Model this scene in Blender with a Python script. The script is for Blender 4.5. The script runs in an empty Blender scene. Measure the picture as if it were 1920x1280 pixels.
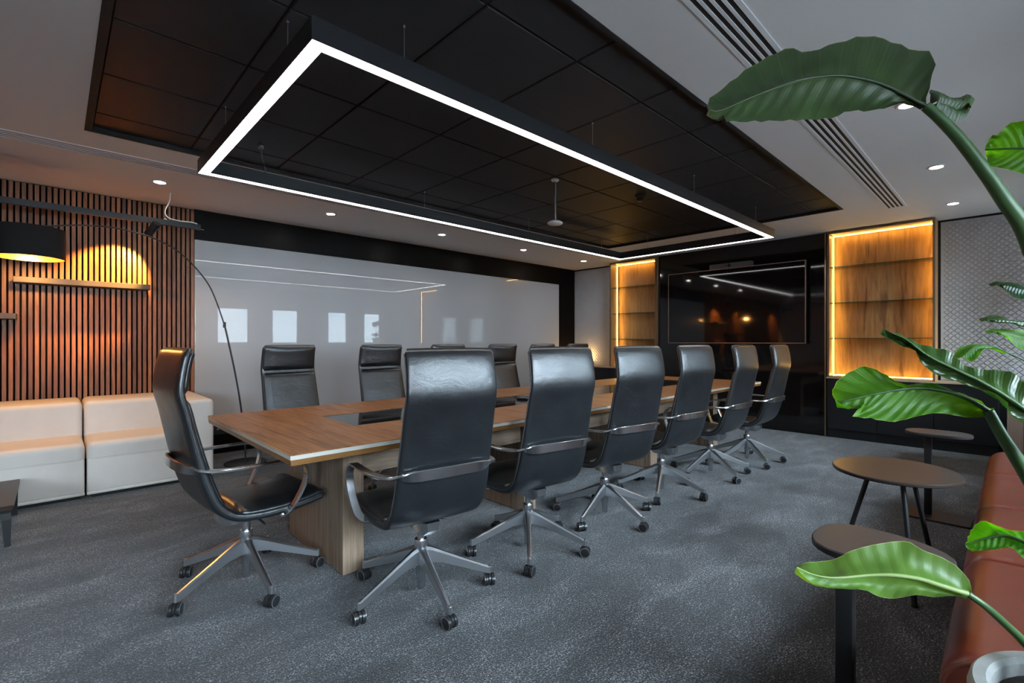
import bpy, bmesh, math, random
from mathutils import Vector, Matrix

random.seed(7)
S = bpy.context.scene
COL = S.collection
PI = math.pi
R = math.radians

# ------------------------------------------------------------------ camera
CAM_H = 1.22
FPX = 899.925
YAW = R(46.3996)
cam_d = bpy.data.cameras.new('camera')
cam_d.sensor_width = 36.0
cam_d.lens = FPX / 1920 * 36
cam_d.clip_start = 0.02
cam = bpy.data.objects.new('camera', cam_d)
cam.location = (0, 0, CAM_H)
cam.rotation_euler = (PI / 2, 0, YAW - PI / 2)
COL.objects.link(cam)
S.camera = cam

# ------------------------------------------------------------------ world, exposure
W = bpy.data.worlds.new('overcast_sky')
S.world = W
W.use_nodes = True
W.node_tree.nodes['Background'].inputs[0].default_value = (0.68, 0.85, 1.0, 1)
W.node_tree.nodes['Background'].inputs[1].default_value = 36.0
S.view_settings.view_transform = 'Standard'
S.view_settings.look = 'None'
S.view_settings.gamma = 1.0
S.view_settings.use_curve_mapping = False
S.view_settings.exposure = 1.28
S.cycles.use_denoising = True
S.cycles.max_bounces = 9
S.cycles.diffuse_bounces = 5
S.cycles.glossy_bounces = 4
S.cycles.transparent_max_bounces = 12
S.cycles.sample_clamp_indirect = 3.0
S.cycles.caustics_reflective = False
S.cycles.caustics_refractive = False

LED_PENDANT = 8.5      # radiance of the pendant diffuser
LED_DOWN = 48.0         # downlight lenses
LED_STRIP = 23.0        # warm shelf strips

# window openings in the wall behind the camera (x0, x1)
WINS = [(-4.6, -3.85), (-3.2, -2.45), (-1.8, -1.05), (-0.4, 0.35), (0.75, 1.5)][:4] + [(0.72, 1.36), (1.70, 2.46), (2.82, 3.57), (4.07, 4.78), (5.53, 6.15), (6.60, 7.20)]
WALL_Y = -1.25
SILL, HEAD = 1.15, 2.08
for (a, b) in WINS:
    pd = bpy.data.lights.new('window_portal', 'AREA')
    pd.shape = 'RECTANGLE'; pd.size = b - a; pd.size_y = HEAD - SILL
    pd.cycles.is_portal = True
    po = bpy.data.objects.new('window_portal', pd)
    po.location = ((a + b) / 2, WALL_Y - 0.27, (SILL + HEAD) / 2)
    po.rotation_euler = (PI / 2, 0, 0)
    po.rotation_euler = (R(90), 0, 0)
    COL.objects.link(po)

# ------------------------------------------------------------------ point from picture ray and depth along the view axis
FW = Vector((math.cos(YAW), math.sin(YAW), 0))
RT = Vector((math.sin(YAW), -math.cos(YAW), 0))
UP = Vector((0, 0, 1))
def at(u, v, dep):
    return Vector((0, 0, CAM_H)) + dep * (FW + RT * ((u - 960) / FPX) + UP * ((640 - v) / FPX))

# ------------------------------------------------------------------ mesh builder
class MB:
    def __init__(s):
        s.v = []; s.f = []
    def add(s, vs, fs):
        o = len(s.v)
        s.v += [tuple(p) for p in vs]
        s.f += [tuple(i + o for i in q) for q in fs]
        return s
    def box(s, x0, x1, y0, y1, z0, z1):
        vs = [(x0, y0, z0), (x1, y0, z0), (x1, y1, z0), (x0, y1, z0), (x0, y0, z1), (x1, y0, z1), (x1, y1, z1), (x0, y1, z1)]
        return s.add(vs, [(0, 3, 2, 1), (4, 5, 6, 7), (0, 1, 5, 4), (1, 2, 6, 5), (2, 3, 7, 6), (3, 0, 4, 7)])
    def rbox(s, x0, x1, y0, y1, z0, z1, r=0.01, n=2):
        """box with all edges rounded"""
        bm = bmesh.new()
        bmesh.ops.create_cube(bm, size=1)
        for p in bm.verts:
            p.co = Vector(((x0 + x1) / 2 + p.co.x * (x1 - x0), (y0 + y1) / 2 + p.co.y * (y1 - y0), (z0 + z1) / 2 + p.co.z * (z1 - z0)))
        bmesh.ops.bevel(bm, geom=bm.edges[:] + bm.verts[:], offset=r, segments=n, profile=0.5, affect='EDGES')
        return s.bm(bm)
    def bm(s, bm):
        bm.verts.ensure_lookup_table()
        bm.verts.index_update()
        s.add([p.co.copy() for p in bm.verts], [[q.index for q in f.verts] for f in bm.faces])
        bm.free()
        return s
    def loft(s, loops, cap=True, closed=True):
        n = len(loops[0]); o = len(s.v)
        for l in loops: s.v += [tuple(p) for p in l]
        for i in range(len(loops) - 1):
            for j in range(n if closed else n - 1):
                k = (j + 1) % n
                s.f.append((o + i * n + j, o + i * n + k, o + (i + 1) * n + k, o + (i + 1) * n + j))
        if cap:
            s.f.append(tuple(o + j for j in reversed(range(n))))
            s.f.append(tuple(o + (len(loops) - 1) * n + j for j in range(n)))
        return s
    def tube(s, pts, r, n=8, cap=True):
        pts = [Vector(p) for p in pts]
        rs = r if isinstance(r, (list, tuple)) else [r] * len(pts)
        loops = []; ref = None
        for i, p in enumerate(pts):
            t = (pts[min(i + 1, len(pts) - 1)] - pts[max(i - 1, 0)]).normalized()
            if ref is None:
                ref = Vector((0, 0, 1)) if abs(t.z) < 0.9 else Vector((1, 0, 0))
            a = (ref - t * ref.dot(t)).normalized(); ref = a
            b = t.cross(a)
            loops.append([p + (a * math.cos(2 * PI * k / n) + b * math.sin(2 * PI * k / n)) * rs[i] for k in range(n)])
        return s.loft(loops, cap)
    def lathe(s, prof, n=24, c=(0, 0, 0), axis='z', cap=True):
        loops = []
        for (r, z) in prof:
            l = []
            for k in range(n):
                a = 2 * PI * k / n
                p = (r * math.cos(a), r * math.sin(a), z)
                if axis == 'x': p = (z, p[0], p[1])
                if axis == 'y': p = (p[1], z, p[0])
                l.append((p[0] + c[0], p[1] + c[1], p[2] + c[2]))
            loops.append(l)
        return s.loft(loops, cap)
    def prism(s, pts, z0, z1, bev=0.0):
        """outline (x, y) extruded in z; bev pulls the rims in"""
        n = len(pts)
        cx = sum(p[0] for p in pts) / n; cy = sum(p[1] for p in pts) / n
        def ins(d):
            out = []
            for (x, y) in pts:
                l = math.hypot(x - cx, y - cy) or 1
                out.append((x - (x - cx) / l * d, y - (y - cy) / l * d))
            return out
        if bev:
            L = [[(x, y, z0) for x, y in ins(bev)], [(x, y, z0 + bev) for x, y in pts], [(x, y, z1 - bev) for x, y in pts], [(x, y, z1) for x, y in ins(bev)]]
        else:
            L = [[(x, y, z0) for x, y in pts], [(x, y, z1) for x, y in pts]]
        return s.loft(L)
    def mesh(s, name):
        me = bpy.data.meshes.new(name)
        me.from_pydata(s.v, [], s.f)
        bm = bmesh.new(); bm.from_mesh(me)
        bmesh.ops.recalc_face_normals(bm, faces=bm.faces[:])
        bm.to_mesh(me); bm.free()
        return me
    def build(s, name, m, parent=None, smooth=None, loc=None, rot=None):
        me = s.mesh(name)
        me.materials.append(m)
        if smooth is not None:
            me.shade_smooth() if hasattr(me, 'shade_smooth') else None
            if smooth < 179 and hasattr(me, 'set_sharp_from_angle'):
                me.set_sharp_from_angle(angle=R(smooth))
        return inst(name, me, parent, loc, rot)

def inst(name, me, parent=None, loc=None, rot=None):
    o = bpy.data.objects.new(name, me)
    COL.objects.link(o)
    if parent is not None: o.parent = parent
    if loc is not None: o.location = loc
    if rot is not None: o.rotation_euler = rot
    return o

def tag(o, label, cat, group=None):
    o['label'] = label; o['category'] = cat
    if group: o['group'] = group
    return o

def thing(name, label, cat, loc=(0, 0, 0), rotz=0, group=None):
    o = bpy.data.objects.new(name, None)
    COL.objects.link(o)
    o.empty_display_size = 0.1
    o.location = loc; o.rotation_euler = (0, 0, rotz)
    return tag(o, label, cat, group)

def struct(o, label=None):
    o['kind'] = 'structure'
    if label: o['label'] = label
    return o

def catmull(pts, sub=6):
    P = [Vector(p) for p in pts]
    out = []
    for i in range(len(P) - 1):
        p0 = P[max(i - 1, 0)]; p1 = P[i]; p2 = P[i + 1]; p3 = P[min(i + 2, len(P) - 1)]
        for k in range(sub):
            t = k / sub
            out.append(0.5 * ((2 * p1) + (p2 - p0) * t + (2 * p0 - 5 * p1 + 4 * p2 - p3) * t * t + (3 * p1 - p0 - 3 * p2 + p3) * t ** 3))
    out.append(P[-1])
    return out

def resample(pts, n):
    P = [Vector(p) for p in pts]
    d = [0]
    for i in range(1, len(P)): d.append(d[-1] + (P[i] - P[i - 1]).length)
    out = []; j = 0
    for k in range(n):
        t = d[-1] * k / (n - 1)
        while j < len(P) - 2 and d[j + 1] < t: j += 1
        w = (t - d[j]) / max(d[j + 1] - d[j], 1e-9)
        out.append(P[j].lerp(P[j + 1], min(max(w, 0), 1)))
    return out

def children(o):
    return [c for c in bpy.data.objects if c.parent == o]

def copy_tree(o, parent=None):
    c = o.copy(); COL.objects.link(c); c.parent = parent
    for k in children(o): copy_tree(k, c)
    return c

# ------------------------------------------------------------------ materials
class NT:
    def __init__(s, name):
        s.m = bpy.data.materials.new(name); s.m.use_nodes = True
        s.t = s.m.node_tree; s.b = s.t.nodes['Principled BSDF']
    def n(s, typ, **kw):
        q = s.t.nodes.new(typ)
        for k, v in kw.items():
            if k.startswith('i_'):
                key = k[2:]
                q.inputs[int(key) if key.isdigit() else key].default_value = v
            else: setattr(q, k, v)
        return q
    def l(s, a, b): s.t.links.new(a, b)
    def ramp(s, fac, stops):
        q = s.n('ShaderNodeValToRGB')
        e = q.color_ramp.elements
        while len(e) < len(stops): e.new(0.5)
        for i, (p, c) in enumerate(stops):
            e[i].position = p; e[i].color = (c[0], c[1], c[2], 1)
        s.l(fac, q.inputs[0])
        return q.outputs[0]
    def bump(s, h, strength=0.2, dist=0.01, prev=None):
        q = s.n('ShaderNodeBump'); q.inputs['Strength'].default_value = strength; q.inputs['Distance'].default_value = dist
        s.l(h, q.inputs['Height'])
        if prev is not None: s.l(prev, q.inputs['Normal'])
        return q.outputs[0]
    def coords(s, scale=(1, 1, 1), rand=False):
        c = s.n('ShaderNodeTexCoord')
        mp = s.n('ShaderNodeMapping')
        mp.inputs['Scale'].default_value = scale
        s.l(c.outputs['Object'], mp.inputs['Vector'])
        if rand:
            oi = s.n('ShaderNodeObjectInfo')
            mu = s.n('ShaderNodeMath', operation='MULTIPLY', i_1=37.0)
            s.l(oi.outputs['Random'], mu.inputs[0])
            ad = s.n('ShaderNodeVectorMath', operation='ADD')
            s.l(mp.outputs[0], ad.inputs[0]); s.l(mu.outputs[0], ad.inputs[1])
            return ad.outputs[0]
        return mp.outputs[0]
    def noise(s, vec, scale, detail=4, rough=0.55, dist=0.0):
        q = s.n('ShaderNodeTexNoise')
        q.inputs['Scale'].default_value = scale; q.inputs['Detail'].default_value = detail
        q.inputs['Roughness'].default_value = rough; q.inputs['Distortion'].default_value = dist
        s.l(vec, q.inputs['Vector'])
        return q.outputs['Fac']

def pbr(name, c, rough=0.5, metal=0.0, spec=0.5, coat=0.0, emit=None, es=0.0):
    t = NT(name); b = t.b
    b.inputs['Base Color'].default_value = (c[0], c[1], c[2], 1)
    b.inputs['Roughness'].default_value = rough
    b.inputs['Metallic'].default_value = metal
    b.inputs['Specular IOR Level'].default_value = spec
    b.inputs['Coat Weight'].default_value = coat
    b.inputs['Coat Roughness'].default_value = 0.03
    if emit:
        b.inputs['Emission Color'].default_value = (emit[0], emit[1], emit[2], 1)
        b.inputs['Emission Strength'].default_value = es
    return t.m

def emissive(name, c, s):
    m = bpy.data.materials.new(name); m.use_nodes = True
    t = m.node_tree
    t.nodes.remove(t.nodes['Principled BSDF'])
    e = t.nodes.new('ShaderNodeEmission')
    e.inputs[0].default_value = (c[0], c[1], c[2], 1); e.inputs[1].default_value = s
    t.links.new(e.outputs[0], t.nodes['Material Output'].inputs[0])
    m.cycles.emission_sampling = 'FRONT'
    return m

def wood(name, stops, scale, rough=0.45, rand=False, knots=True, bump=0.15, spread=0.0):
    """grain stretched along the axis that has the small scale"""
    t = NT(name)
    vec = t.coords(scale, rand)
    g = t.noise(vec, 1.0, 6, 0.62, 1.1)
    f = t.noise(vec, 5.0, 3, 0.6, 0.3)
    mx = t.n('ShaderNodeMix', data_type='FLOAT'); mx.inputs[0].default_value = 0.35
    t.l(g, mx.inputs[2]); t.l(f, mx.inputs[3])
    col = t.ramp(mx.outputs[0], stops)
    if spread:
        oi = t.n('ShaderNodeObjectInfo')
        mr = t.n('ShaderNodeMapRange'); mr.inputs['To Min'].default_value = 1 - spread; mr.inputs['To Max'].default_value = 1 + spread
        t.l(oi.outputs['Random'], mr.inputs['Value'])
        hs = t.n('ShaderNodeHueSaturation')
        t.l(mr.outputs[0], hs.inputs['Value']); t.l(col, hs.inputs['Color'])
        col = hs.outputs[0]
    if knots:
        big = t.noise(t.coords(tuple(k * 0.42 for k in scale), rand), 1.0, 2, 0.5, 2.2)
        k = t.ramp(big, [(0.0, (0.42, 0.36, 0.32)), (0.34, (0.50, 0.44, 0.40)), (0.41, (1, 1, 1)), (1, (1, 1, 1))])
        mm = t.n('ShaderNodeMix', data_type='RGBA', blend_type='MULTIPLY'); mm.inputs[0].default_value = 0.8
        t.l(col, mm.inputs[6]); t.l(k, mm.inputs[7])
        col = mm.outputs[2]
    t.l(col, t.b.inputs['Base Color'])
    t.b.inputs['Roughness'].default_value = rough
    t.l(t.bump(f, bump, 0.002), t.b.inputs['Normal'])
    return t.m

def make_carpet():
    t = NT('carpet')
    c = t.coords((1, 1, 1))
    st = t.coords((1.0, 2.2, 1.0))
    fine = t.noise(c, 150, 2, 0.6)
    mid = t.noise(st, 48, 3, 0.7, 0.5)
    big = t.noise(st, 2.2, 4, 0.6, 0.7)
    m1 = t.n('ShaderNodeMix', data_type='FLOAT'); m1.inputs[0].default_value = 0.33
    t.l(fine, m1.inputs[2]); t.l(mid, m1.inputs[3])
    m2 = t.n('ShaderNodeMix', data_type='FLOAT'); m2.inputs[0].default_value = 0.20
    t.l(m1.outputs[0], m2.inputs[2]); t.l(big, m2.inputs[3])
    col = t.ramp(m2.outputs[0], [(0.42, (0.006, 0.006, 0.007)), (0.495, (0.025, 0.026, 0.028)), (0.545, (0.072, 0.074, 0.079)), (0.62, (0.36, 0.37, 0.39))])
    t.l(col, t.b.inputs['Base Color'])
    t.b.inputs['Roughness'].default_value = 0.95
    t.b.inputs['Specular IOR Level'].default_value = 0.15
    t.b.inputs['Sheen Weight'].default_value = 0.25
    t.b.inputs['Sheen Roughness'].default_value = 0.5
    t.l(t.bump(m1.outputs[0], 0.9, 0.012), t.b.inputs['Normal'])
    return t.m

def leather(name, c, rough, bscale=260, bstr=0.18, wr=0.25, var=0.25):
    t = NT(name)
    vec = t.coords((1, 1, 1))
    fine = t.n('ShaderNodeTexVoronoi'); fine.inputs['Scale'].default_value = bscale
    t.l(vec, fine.inputs['Vector'])
    big = t.noise(t.coords((7, 7, 12)), 1.0, 3, 0.6, 0.6)
    b1 = t.bump(big, wr, 0.012) if wr > 0 else None
    b2 = t.bump(fine.outputs['Distance'], bstr, 0.0012, b1)
    t.l(b2, t.b.inputs['Normal'])
    v = t.noise(vec, 7, 3, 0.6)
    col = t.ramp(v, [(0.3, tuple(k * (1 - var) for k in c)), (0.7, tuple(k * (1 + var) for k in c))])
    t.l(col, t.b.inputs['Base Color'])
    rr = t.n('ShaderNodeMapRange'); rr.inputs['To Min'].default_value = rough - 0.03; rr.inputs['To Max'].default_value = rough + 0.05
    t.l(v, rr.inputs['Value']); t.l(rr.outputs[0], t.b.inputs['Roughness'])
    return t.m

def glass_clear(name, tint, gl=0.12):
    m = bpy.data.materials.new(name); m.use_nodes = True
    t = m.node_tree; t.nodes.remove(t.nodes['Principled BSDF'])
    tr = t.nodes.new('ShaderNodeBsdfTransparent'); tr.inputs[0].default_value = (*tint, 1)
    gs = t.nodes.new('ShaderNodeBsdfGlossy'); gs.inputs['Roughness'].default_value = 0.02
    fr = t.nodes.new('ShaderNodeFresnel'); fr.inputs[0].default_value = 1.5
    mx = t.nodes.new('ShaderNodeMixShader')
    t.links.new(fr.outputs[0], mx.inputs[0]); t.links.new(tr.outputs[0], mx.inputs[1]); t.links.new(gs.outputs[0], mx.inputs[2])
    t.links.new(mx.outputs[0], t.nodes['Material Output'].inputs[0])
    return m

def leaf_mat(name, top, under, vein, trans=0.3, rough=0.4, vk=0.14, bs=0.35):
    t = NT(name)
    uv = t.n('ShaderNodeUVMap')
    sep = t.n('ShaderNodeSeparateXYZ'); t.l(uv.outputs[0], sep.inputs[0])
    # side veins sweep forward from the midrib: u along, v = 0 at the rib, 1 at the rim
    ab = t.n('ShaderNodeMath', operation='ABSOLUTE'); t.l(sep.outputs[1], ab.inputs[0])
    sw = t.n('ShaderNodeMath', operation='MULTIPLY_ADD', i_1=-0.09); t.l(ab.outputs[0], sw.inputs[0]); t.l(sep.outputs[0], sw.inputs[2])
    ws = t.n('ShaderNodeMath', operation='MULTIPLY', i_1=2 * PI * 13); t.l(sw.outputs[0], ws.inputs[0])
    sn = t.n('ShaderNodeMath', operation='SINE'); t.l(ws.outputs[0], sn.inputs[0])
    ws2 = t.n('ShaderNodeMath', operation='MULTIPLY', i_1=2 * PI * 60); t.l(sw.outputs[0], ws2.inputs[0])
    sn2 = t.n('ShaderNodeMath', operation='SINE'); t.l(ws2.outputs[0], sn2.inputs[0])
    n = t.noise(t.coords((1, 1, 1)), 9, 3, 0.6)
    col = t.ramp(n, [(0.3, tuple(k * 0.72 for k in top)), (0.7, tuple(k * 1.3 for k in top))])
    ucol = t.ramp(n, [(0.3, tuple(k * 0.8 for k in under)), (0.7, tuple(k * 1.2 for k in under))])
    geo = t.n('ShaderNodeNewGeometry')
    mx = t.n('ShaderNodeMix', data_type='RGBA'); t.l(geo.outputs['Backfacing'], mx.inputs[0]); t.l(col, mx.inputs[6]); t.l(ucol, mx.inputs[7])
    vr = t.ramp(sn.outputs[0], [(0.0, (0, 0, 0)), (0.93, (0, 0, 0)), (1.0, (1, 1, 1))])
    rib = t.n('ShaderNodeMath', operation='LESS_THAN', i_1=0.035); t.l(ab.outputs[0], rib.inputs[0])
    edge = t.n('ShaderNodeMath', operation='GREATER_THAN', i_1=0.985); t.l(ab.outputs[0], edge.inputs[0])
    mxm = t.n('ShaderNodeMath', operation='MAXIMUM'); t.l(rib.outputs[0], mxm.inputs[0]); t.l(edge.outputs[0], mxm.inputs[1])
    vm = t.n('ShaderNodeMath', operation='MULTIPLY_ADD', i_1=vk); t.l(vr, vm.inputs[0]); t.l(mxm.outputs[0], vm.inputs[2])
    mv = t.n('ShaderNodeMix', data_type='RGBA'); t.l(vm.outputs[0], mv.inputs[0]); t.l(mx.outputs[2], mv.inputs[6]); mv.inputs[7].default_value = (*vein, 1)
    mv.clamp_factor = True
    t.l(mv.outputs[2], t.b.inputs['Base Color'])
    t.b.inputs['Roughness'].default_value = rough
    hs = t.n('ShaderNodeMath', operation='MULTIPLY_ADD', i_1=0.12); t.l(sn2.outputs[0], hs.inputs[0]); t.l(sn.outputs[0], hs.inputs[2])
    t.l(t.bump(hs.outputs[0], bs, 0.004), t.b.inputs['Normal'])
    # light coming through the blade
    tl = t.n('ShaderNodeBsdfTranslucent')
    sat = t.n('ShaderNodeMix', data_type='RGBA', blend_type='MULTIPLY'); sat.inputs[0].default_value = 1.0
    t.l(mv.outputs[2], sat.inputs[6]); sat.inputs[7].default_value = (2.6, 2.4, 0.3, 1)
    t.l(sat.outputs[2], tl.inputs[0])
    ms = t.n('ShaderNodeMixShader'); ms.inputs[0].default_value = trans
    out = t.t.nodes['Material Output']
    t.l(t.b.outputs[0], ms.inputs[1]); t.l(tl.outputs[0], ms.inputs[2]); t.l(ms.outputs[0], out.inputs[0])
    return t.m

M = {}
M['carpet'] = make_carpet()
M['ceil'] = pbr('ceiling_paint', (0.80, 0.79, 0.785), 0.9, spec=0.2)
M['wallw'] = pbr('wall_paint', (0.80, 0.81, 0.82), 0.85, spec=0.2)
M['tile'] = pbr('black_tile', (0.030, 0.029, 0.030), 0.5, spec=0.10)
M['black'] = pbr('black_metal', (0.012, 0.012, 0.013), 0.4, spec=0.5)
M['blackmat'] = pbr('black_matt', (0.010, 0.009, 0.009), 0.7, spec=0.3)
M['fascia'] = pbr('black_fascia', (0.0050, 0.0038, 0.0032), 0.34, spec=0.10)
M['backing'] = pbr('slat_backing', (0.006, 0.005, 0.005), 0.9, spec=0.1)
M['gloss'] = pbr('black_gloss', (0.006, 0.005, 0.005), 0.06, spec=0.5)
M['screen'] = pbr('screen_glass', (0.004, 0.0035, 0.0035), 0.045, spec=0.45)
M['tvframe'] = pbr('tv_frame', (0.30, 0.20, 0.17), 0.3, 1.0)
M['greycam'] = pbr('grey_plastic', (0.10, 0.10, 0.105), 0.45)
M['lens'] = pbr('lens_glass', (0.01, 0.012, 0.02), 0.05)
M['silver'] = pbr('silver_trim', (0.65, 0.65, 0.66), 0.25, 1.0)
M['bronze'] = pbr('bronze_trim', (0.26, 0.17, 0.11), 0.28, 0.9)
M['white'] = pbr('white_plastic', (0.72, 0.72, 0.72), 0.45)
M['whitecable'] = pbr('white_cable', (0.75, 0.74, 0.72), 0.5)
M['wire'] = pbr('steel_wire', (0.55, 0.55, 0.56), 0.35, 0.9)
M['cab'] = pbr('cabinet_front', (0.010, 0.0105, 0.013), 0.32, spec=0.45)
M['board'] = pbr('white_glass_board', (0.43, 0.435, 0.45), 0.30, spec=0.25, coat=1.0)
M['board'].node_tree.nodes['Principled BSDF'].inputs['Coat Roughness'].default_value = 0.004
M['led'] = emissive('pendant_led', (1.0, 0.985, 0.96), LED_PENDANT)
M['dled'] = emissive('downlight_led', (1.0, 0.96, 0.90), LED_DOWN)
M['strip'] = emissive('warm_led', (1.0, 0.60, 0.12), LED_STRIP)
M['chrome'] = pbr('polished_aluminium', (0.58, 0.59, 0.61), 0.23, 1.0)
M['castalu'] = pbr('cast_aluminium', (0.62, 0.63, 0.65), 0.30, 1.0)
M['rubber'] = pbr('caster_black', (0.014, 0.014, 0.015), 0.3)
M['rim'] = pbr('caster_rim', (0.32, 0.32, 0.33), 0.3, 0.8)
M['leather'] = leather('black_leather', (0.0085, 0.0098, 0.0115), 0.32)
M['leather'].node_tree.nodes['Principled BSDF'].inputs['Specular IOR Level'].default_value = 0.9
M['stitch'] = pbr('stitching', (0.05, 0.052, 0.055), 0.5)
M['red'] = leather('oxblood_leather', (0.180, 0.027, 0.011), 0.32, 150, 0.08, 0.06, 0.14)
M['redseam'] = leather('oxblood_piping', (0.17, 0.040, 0.020), 0.38, 150, 0.1, 0.1)
M['cream'] = leather('cream_leather', (0.66, 0.60, 0.545), 0.5, 200, 0.05, 0.0, 0.03)
M['btop'] = pbr('dark_bronze_laminate', (0.032, 0.023, 0.019), 0.33, spec=0.22)
M['greytop'] = pbr('dark_taupe_laminate', (0.034, 0.029, 0.029), 0.36, spec=0.22)
M['glass'] = glass_clear('clear_glass', (0.93, 0.97, 0.95))
M['wglass'] = glass_clear('window_glass', (0.97, 0.98, 0.98))
M['gedge'] = pbr('glass_edge', (0.02, 0.07, 0.045), 0.15)
M['inlay'] = pbr('black_glass', (0.006, 0.006, 0.007), 0.05, spec=0.6)
OAK = [(0.28, (0.085, 0.028, 0.008)), (0.42, (0.225, 0.086, 0.027)), (0.58, (0.335, 0.142, 0.048)), (0.75, (0.44, 0.205, 0.080))]
M['oak'] = wood('table_oak', OAK, (24, 1.6, 24), 0.42, True)
M['oak'].node_tree.nodes['Principled BSDF'].inputs['Specular IOR Level'].default_value = 0.28
GOAK = [(0.28, (0.085, 0.055, 0.036)), (0.46, (0.19, 0.128, 0.084)), (0.60, (0.26, 0.182, 0.125)), (0.75, (0.34, 0.25, 0.175))]
M['legoak'] = wood('leg_oak', GOAK, (26, 26, 1.6), 0.5, True)
M['apronoak'] = wood('apron_oak', GOAK, (1.6, 26, 26), 0.5, True)
M['edge'] = pbr('chipboard_edge', (0.50, 0.47, 0.42), 0.7)
M['subedge'] = wood('table_underlayer', [(0.3, (0.13, 0.055, 0.014)), (0.7, (0.27, 0.125, 0.035))], (1.6, 26, 26), 0.4, True, False)
SHELFOAK = [(0.28, (0.16, 0.072, 0.022)), (0.46, (0.34, 0.18, 0.065)), (0.60, (0.45, 0.255, 0.10)), (0.75, (0.54, 0.33, 0.14))]
M['shelfoak'] = wood('niche_oak', SHELFOAK, (8, 8, 0.9), 0.45, True)
M['frameoak'] = wood('niche_frame', [(0.3, (0.09, 0.055, 0.035)), (0.7, (0.17, 0.11, 0.07))], (24, 24, 1.2), 0.4, True, False)
M['counter'] = wood('counter_oak', [(0.3, (0.30, 0.21, 0.13)), (0.7, (0.48, 0.36, 0.24))], (26, 1.6, 26), 0.4, True, False)
WAL = [(0.25, (0.060, 0.017, 0.006)), (0.45, (0.150, 0.050, 0.018)), (0.60, (0.235, 0.088, 0.032)), (0.78, (0.36, 0.150, 0.060))]
M['slat'] = wood('walnut_slat', WAL, (20, 20, 1.3), 0.42, True, False, spread=0.42)
M['ledge'] = pbr('ledge_brown', (0.045, 0.036, 0.033), 0.45)
M['shade'] = pbr('shade_black', (0.010, 0.009, 0.009), 0.8, spec=0.2)
M['shadein'] = pbr('shade_gold', (0.50, 0.27, 0.08), 0.35, 0.9)
M['bulb'] = emissive('lamp_bulb', (1.0, 0.55, 0.16), 22.0)
M['spotled'] = emissive('spot_lens', (1.0, 0.55, 0.16), 20.0)
M['quilt'] = pbr('quilted_grey', (0.46, 0.46, 0.47), 0.6, spec=0.35)
M['pot'] = None
M['leafA'] = leaf_mat('strelitzia_leaf', (0.018, 0.070, 0.022), (0.020, 0.050, 0.006), (0.09, 0.12, 0.03), 0.18, 0.34)
M['leafB'] = leaf_mat('strelitzia_young_leaf', (0.060, 0.190, 0.012), (0.045, 0.200, 0.004), (0.28, 0.38, 0.08), 0.5, 0.5, 0.10)
M['leafC'] = leaf_mat('strelitzia_pale_leaf', (0.125, 0.205, 0.050), (0.10, 0.20, 0.03), (0.36, 0.42, 0.18), 0.35, 0.42, 0.10, 0.10)
M['leafD'] = leaf_mat('strelitzia_old_leaf', (0.020, 0.042, 0.008), (0.020, 0.042, 0.007), (0.07, 0.08, 0.03), 0.16, 0.5, 0.22)
M['stempale'] = pbr('pale_rib', (0.26, 0.34, 0.12), 0.45)
M['ribdark'] = pbr('dark_rib', (0.018, 0.034, 0.010), 0.5)
M['stem'] = pbr('plant_stem', (0.045, 0.100, 0.028), 0.4)
def pot_mat():
    t = NT('concrete_pot')
    v = t.coords((1, 1, 1))
    n = t.noise(v, 14, 6, 0.65)
    t.l(t.ramp(n, [(0.3, (0.26, 0.255, 0.24)), (0.7, (0.42, 0.415, 0.40))]), t.b.inputs['Base Color'])
    t.b.inputs['Roughness'].default_value = 0.7
    t.l(t.bump(n, 0.2, 0.006), t.b.inputs['Normal'])
    return t.m
M['pot'] = pot_mat()
def soil_mat():
    t = NT('potting_soil')
    n = t.noise(t.coords((1, 1, 1)), 60, 4, 0.7)
    t.l(t.ramp(n, [(0.35, (0.010, 0.007, 0.005)), (0.6, (0.04, 0.026, 0.018)), (0.75, (0.10, 0.065, 0.04))]), t.b.inputs['Base Color'])
    t.b.inputs['Roughness'].default_value = 0.9
    t.l(t.bump(n, 1.0, 0.02), t.b.inputs['Normal'])
    return t.m
M['soil'] = soil_mat()
M['plantwood'] = wood('planter_wood', [(0.3, (0.24, 0.17, 0.13)), (0.7, (0.42, 0.32, 0.26))], (40, 40, 1.2), 0.55, True, False)
M['facade'] = pbr('facade_white', (0.42, 0.42, 0.42), 0.9)
M['brick'] = pbr('facade_brick', (0.16, 0.125, 0.11), 0.9)
M['outglass'] = pbr('facade_glass', (0.25, 0.30, 0.34), 0.1)
M['asphalt'] = pbr('pale_paving', (0.27, 0.27, 0.265), 0.9)

# ================================================================== SETTING
X0, X1, Y1, H = -5.2, 7.43, 6.0, 2.62
struct(MB().box(X0 - .2, X1 + .3, WALL_Y - .25, Y1 + .3, -0.1, 0.0).build('floor', M['carpet']), 'dark blue-grey mottled carpet floor')

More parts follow.
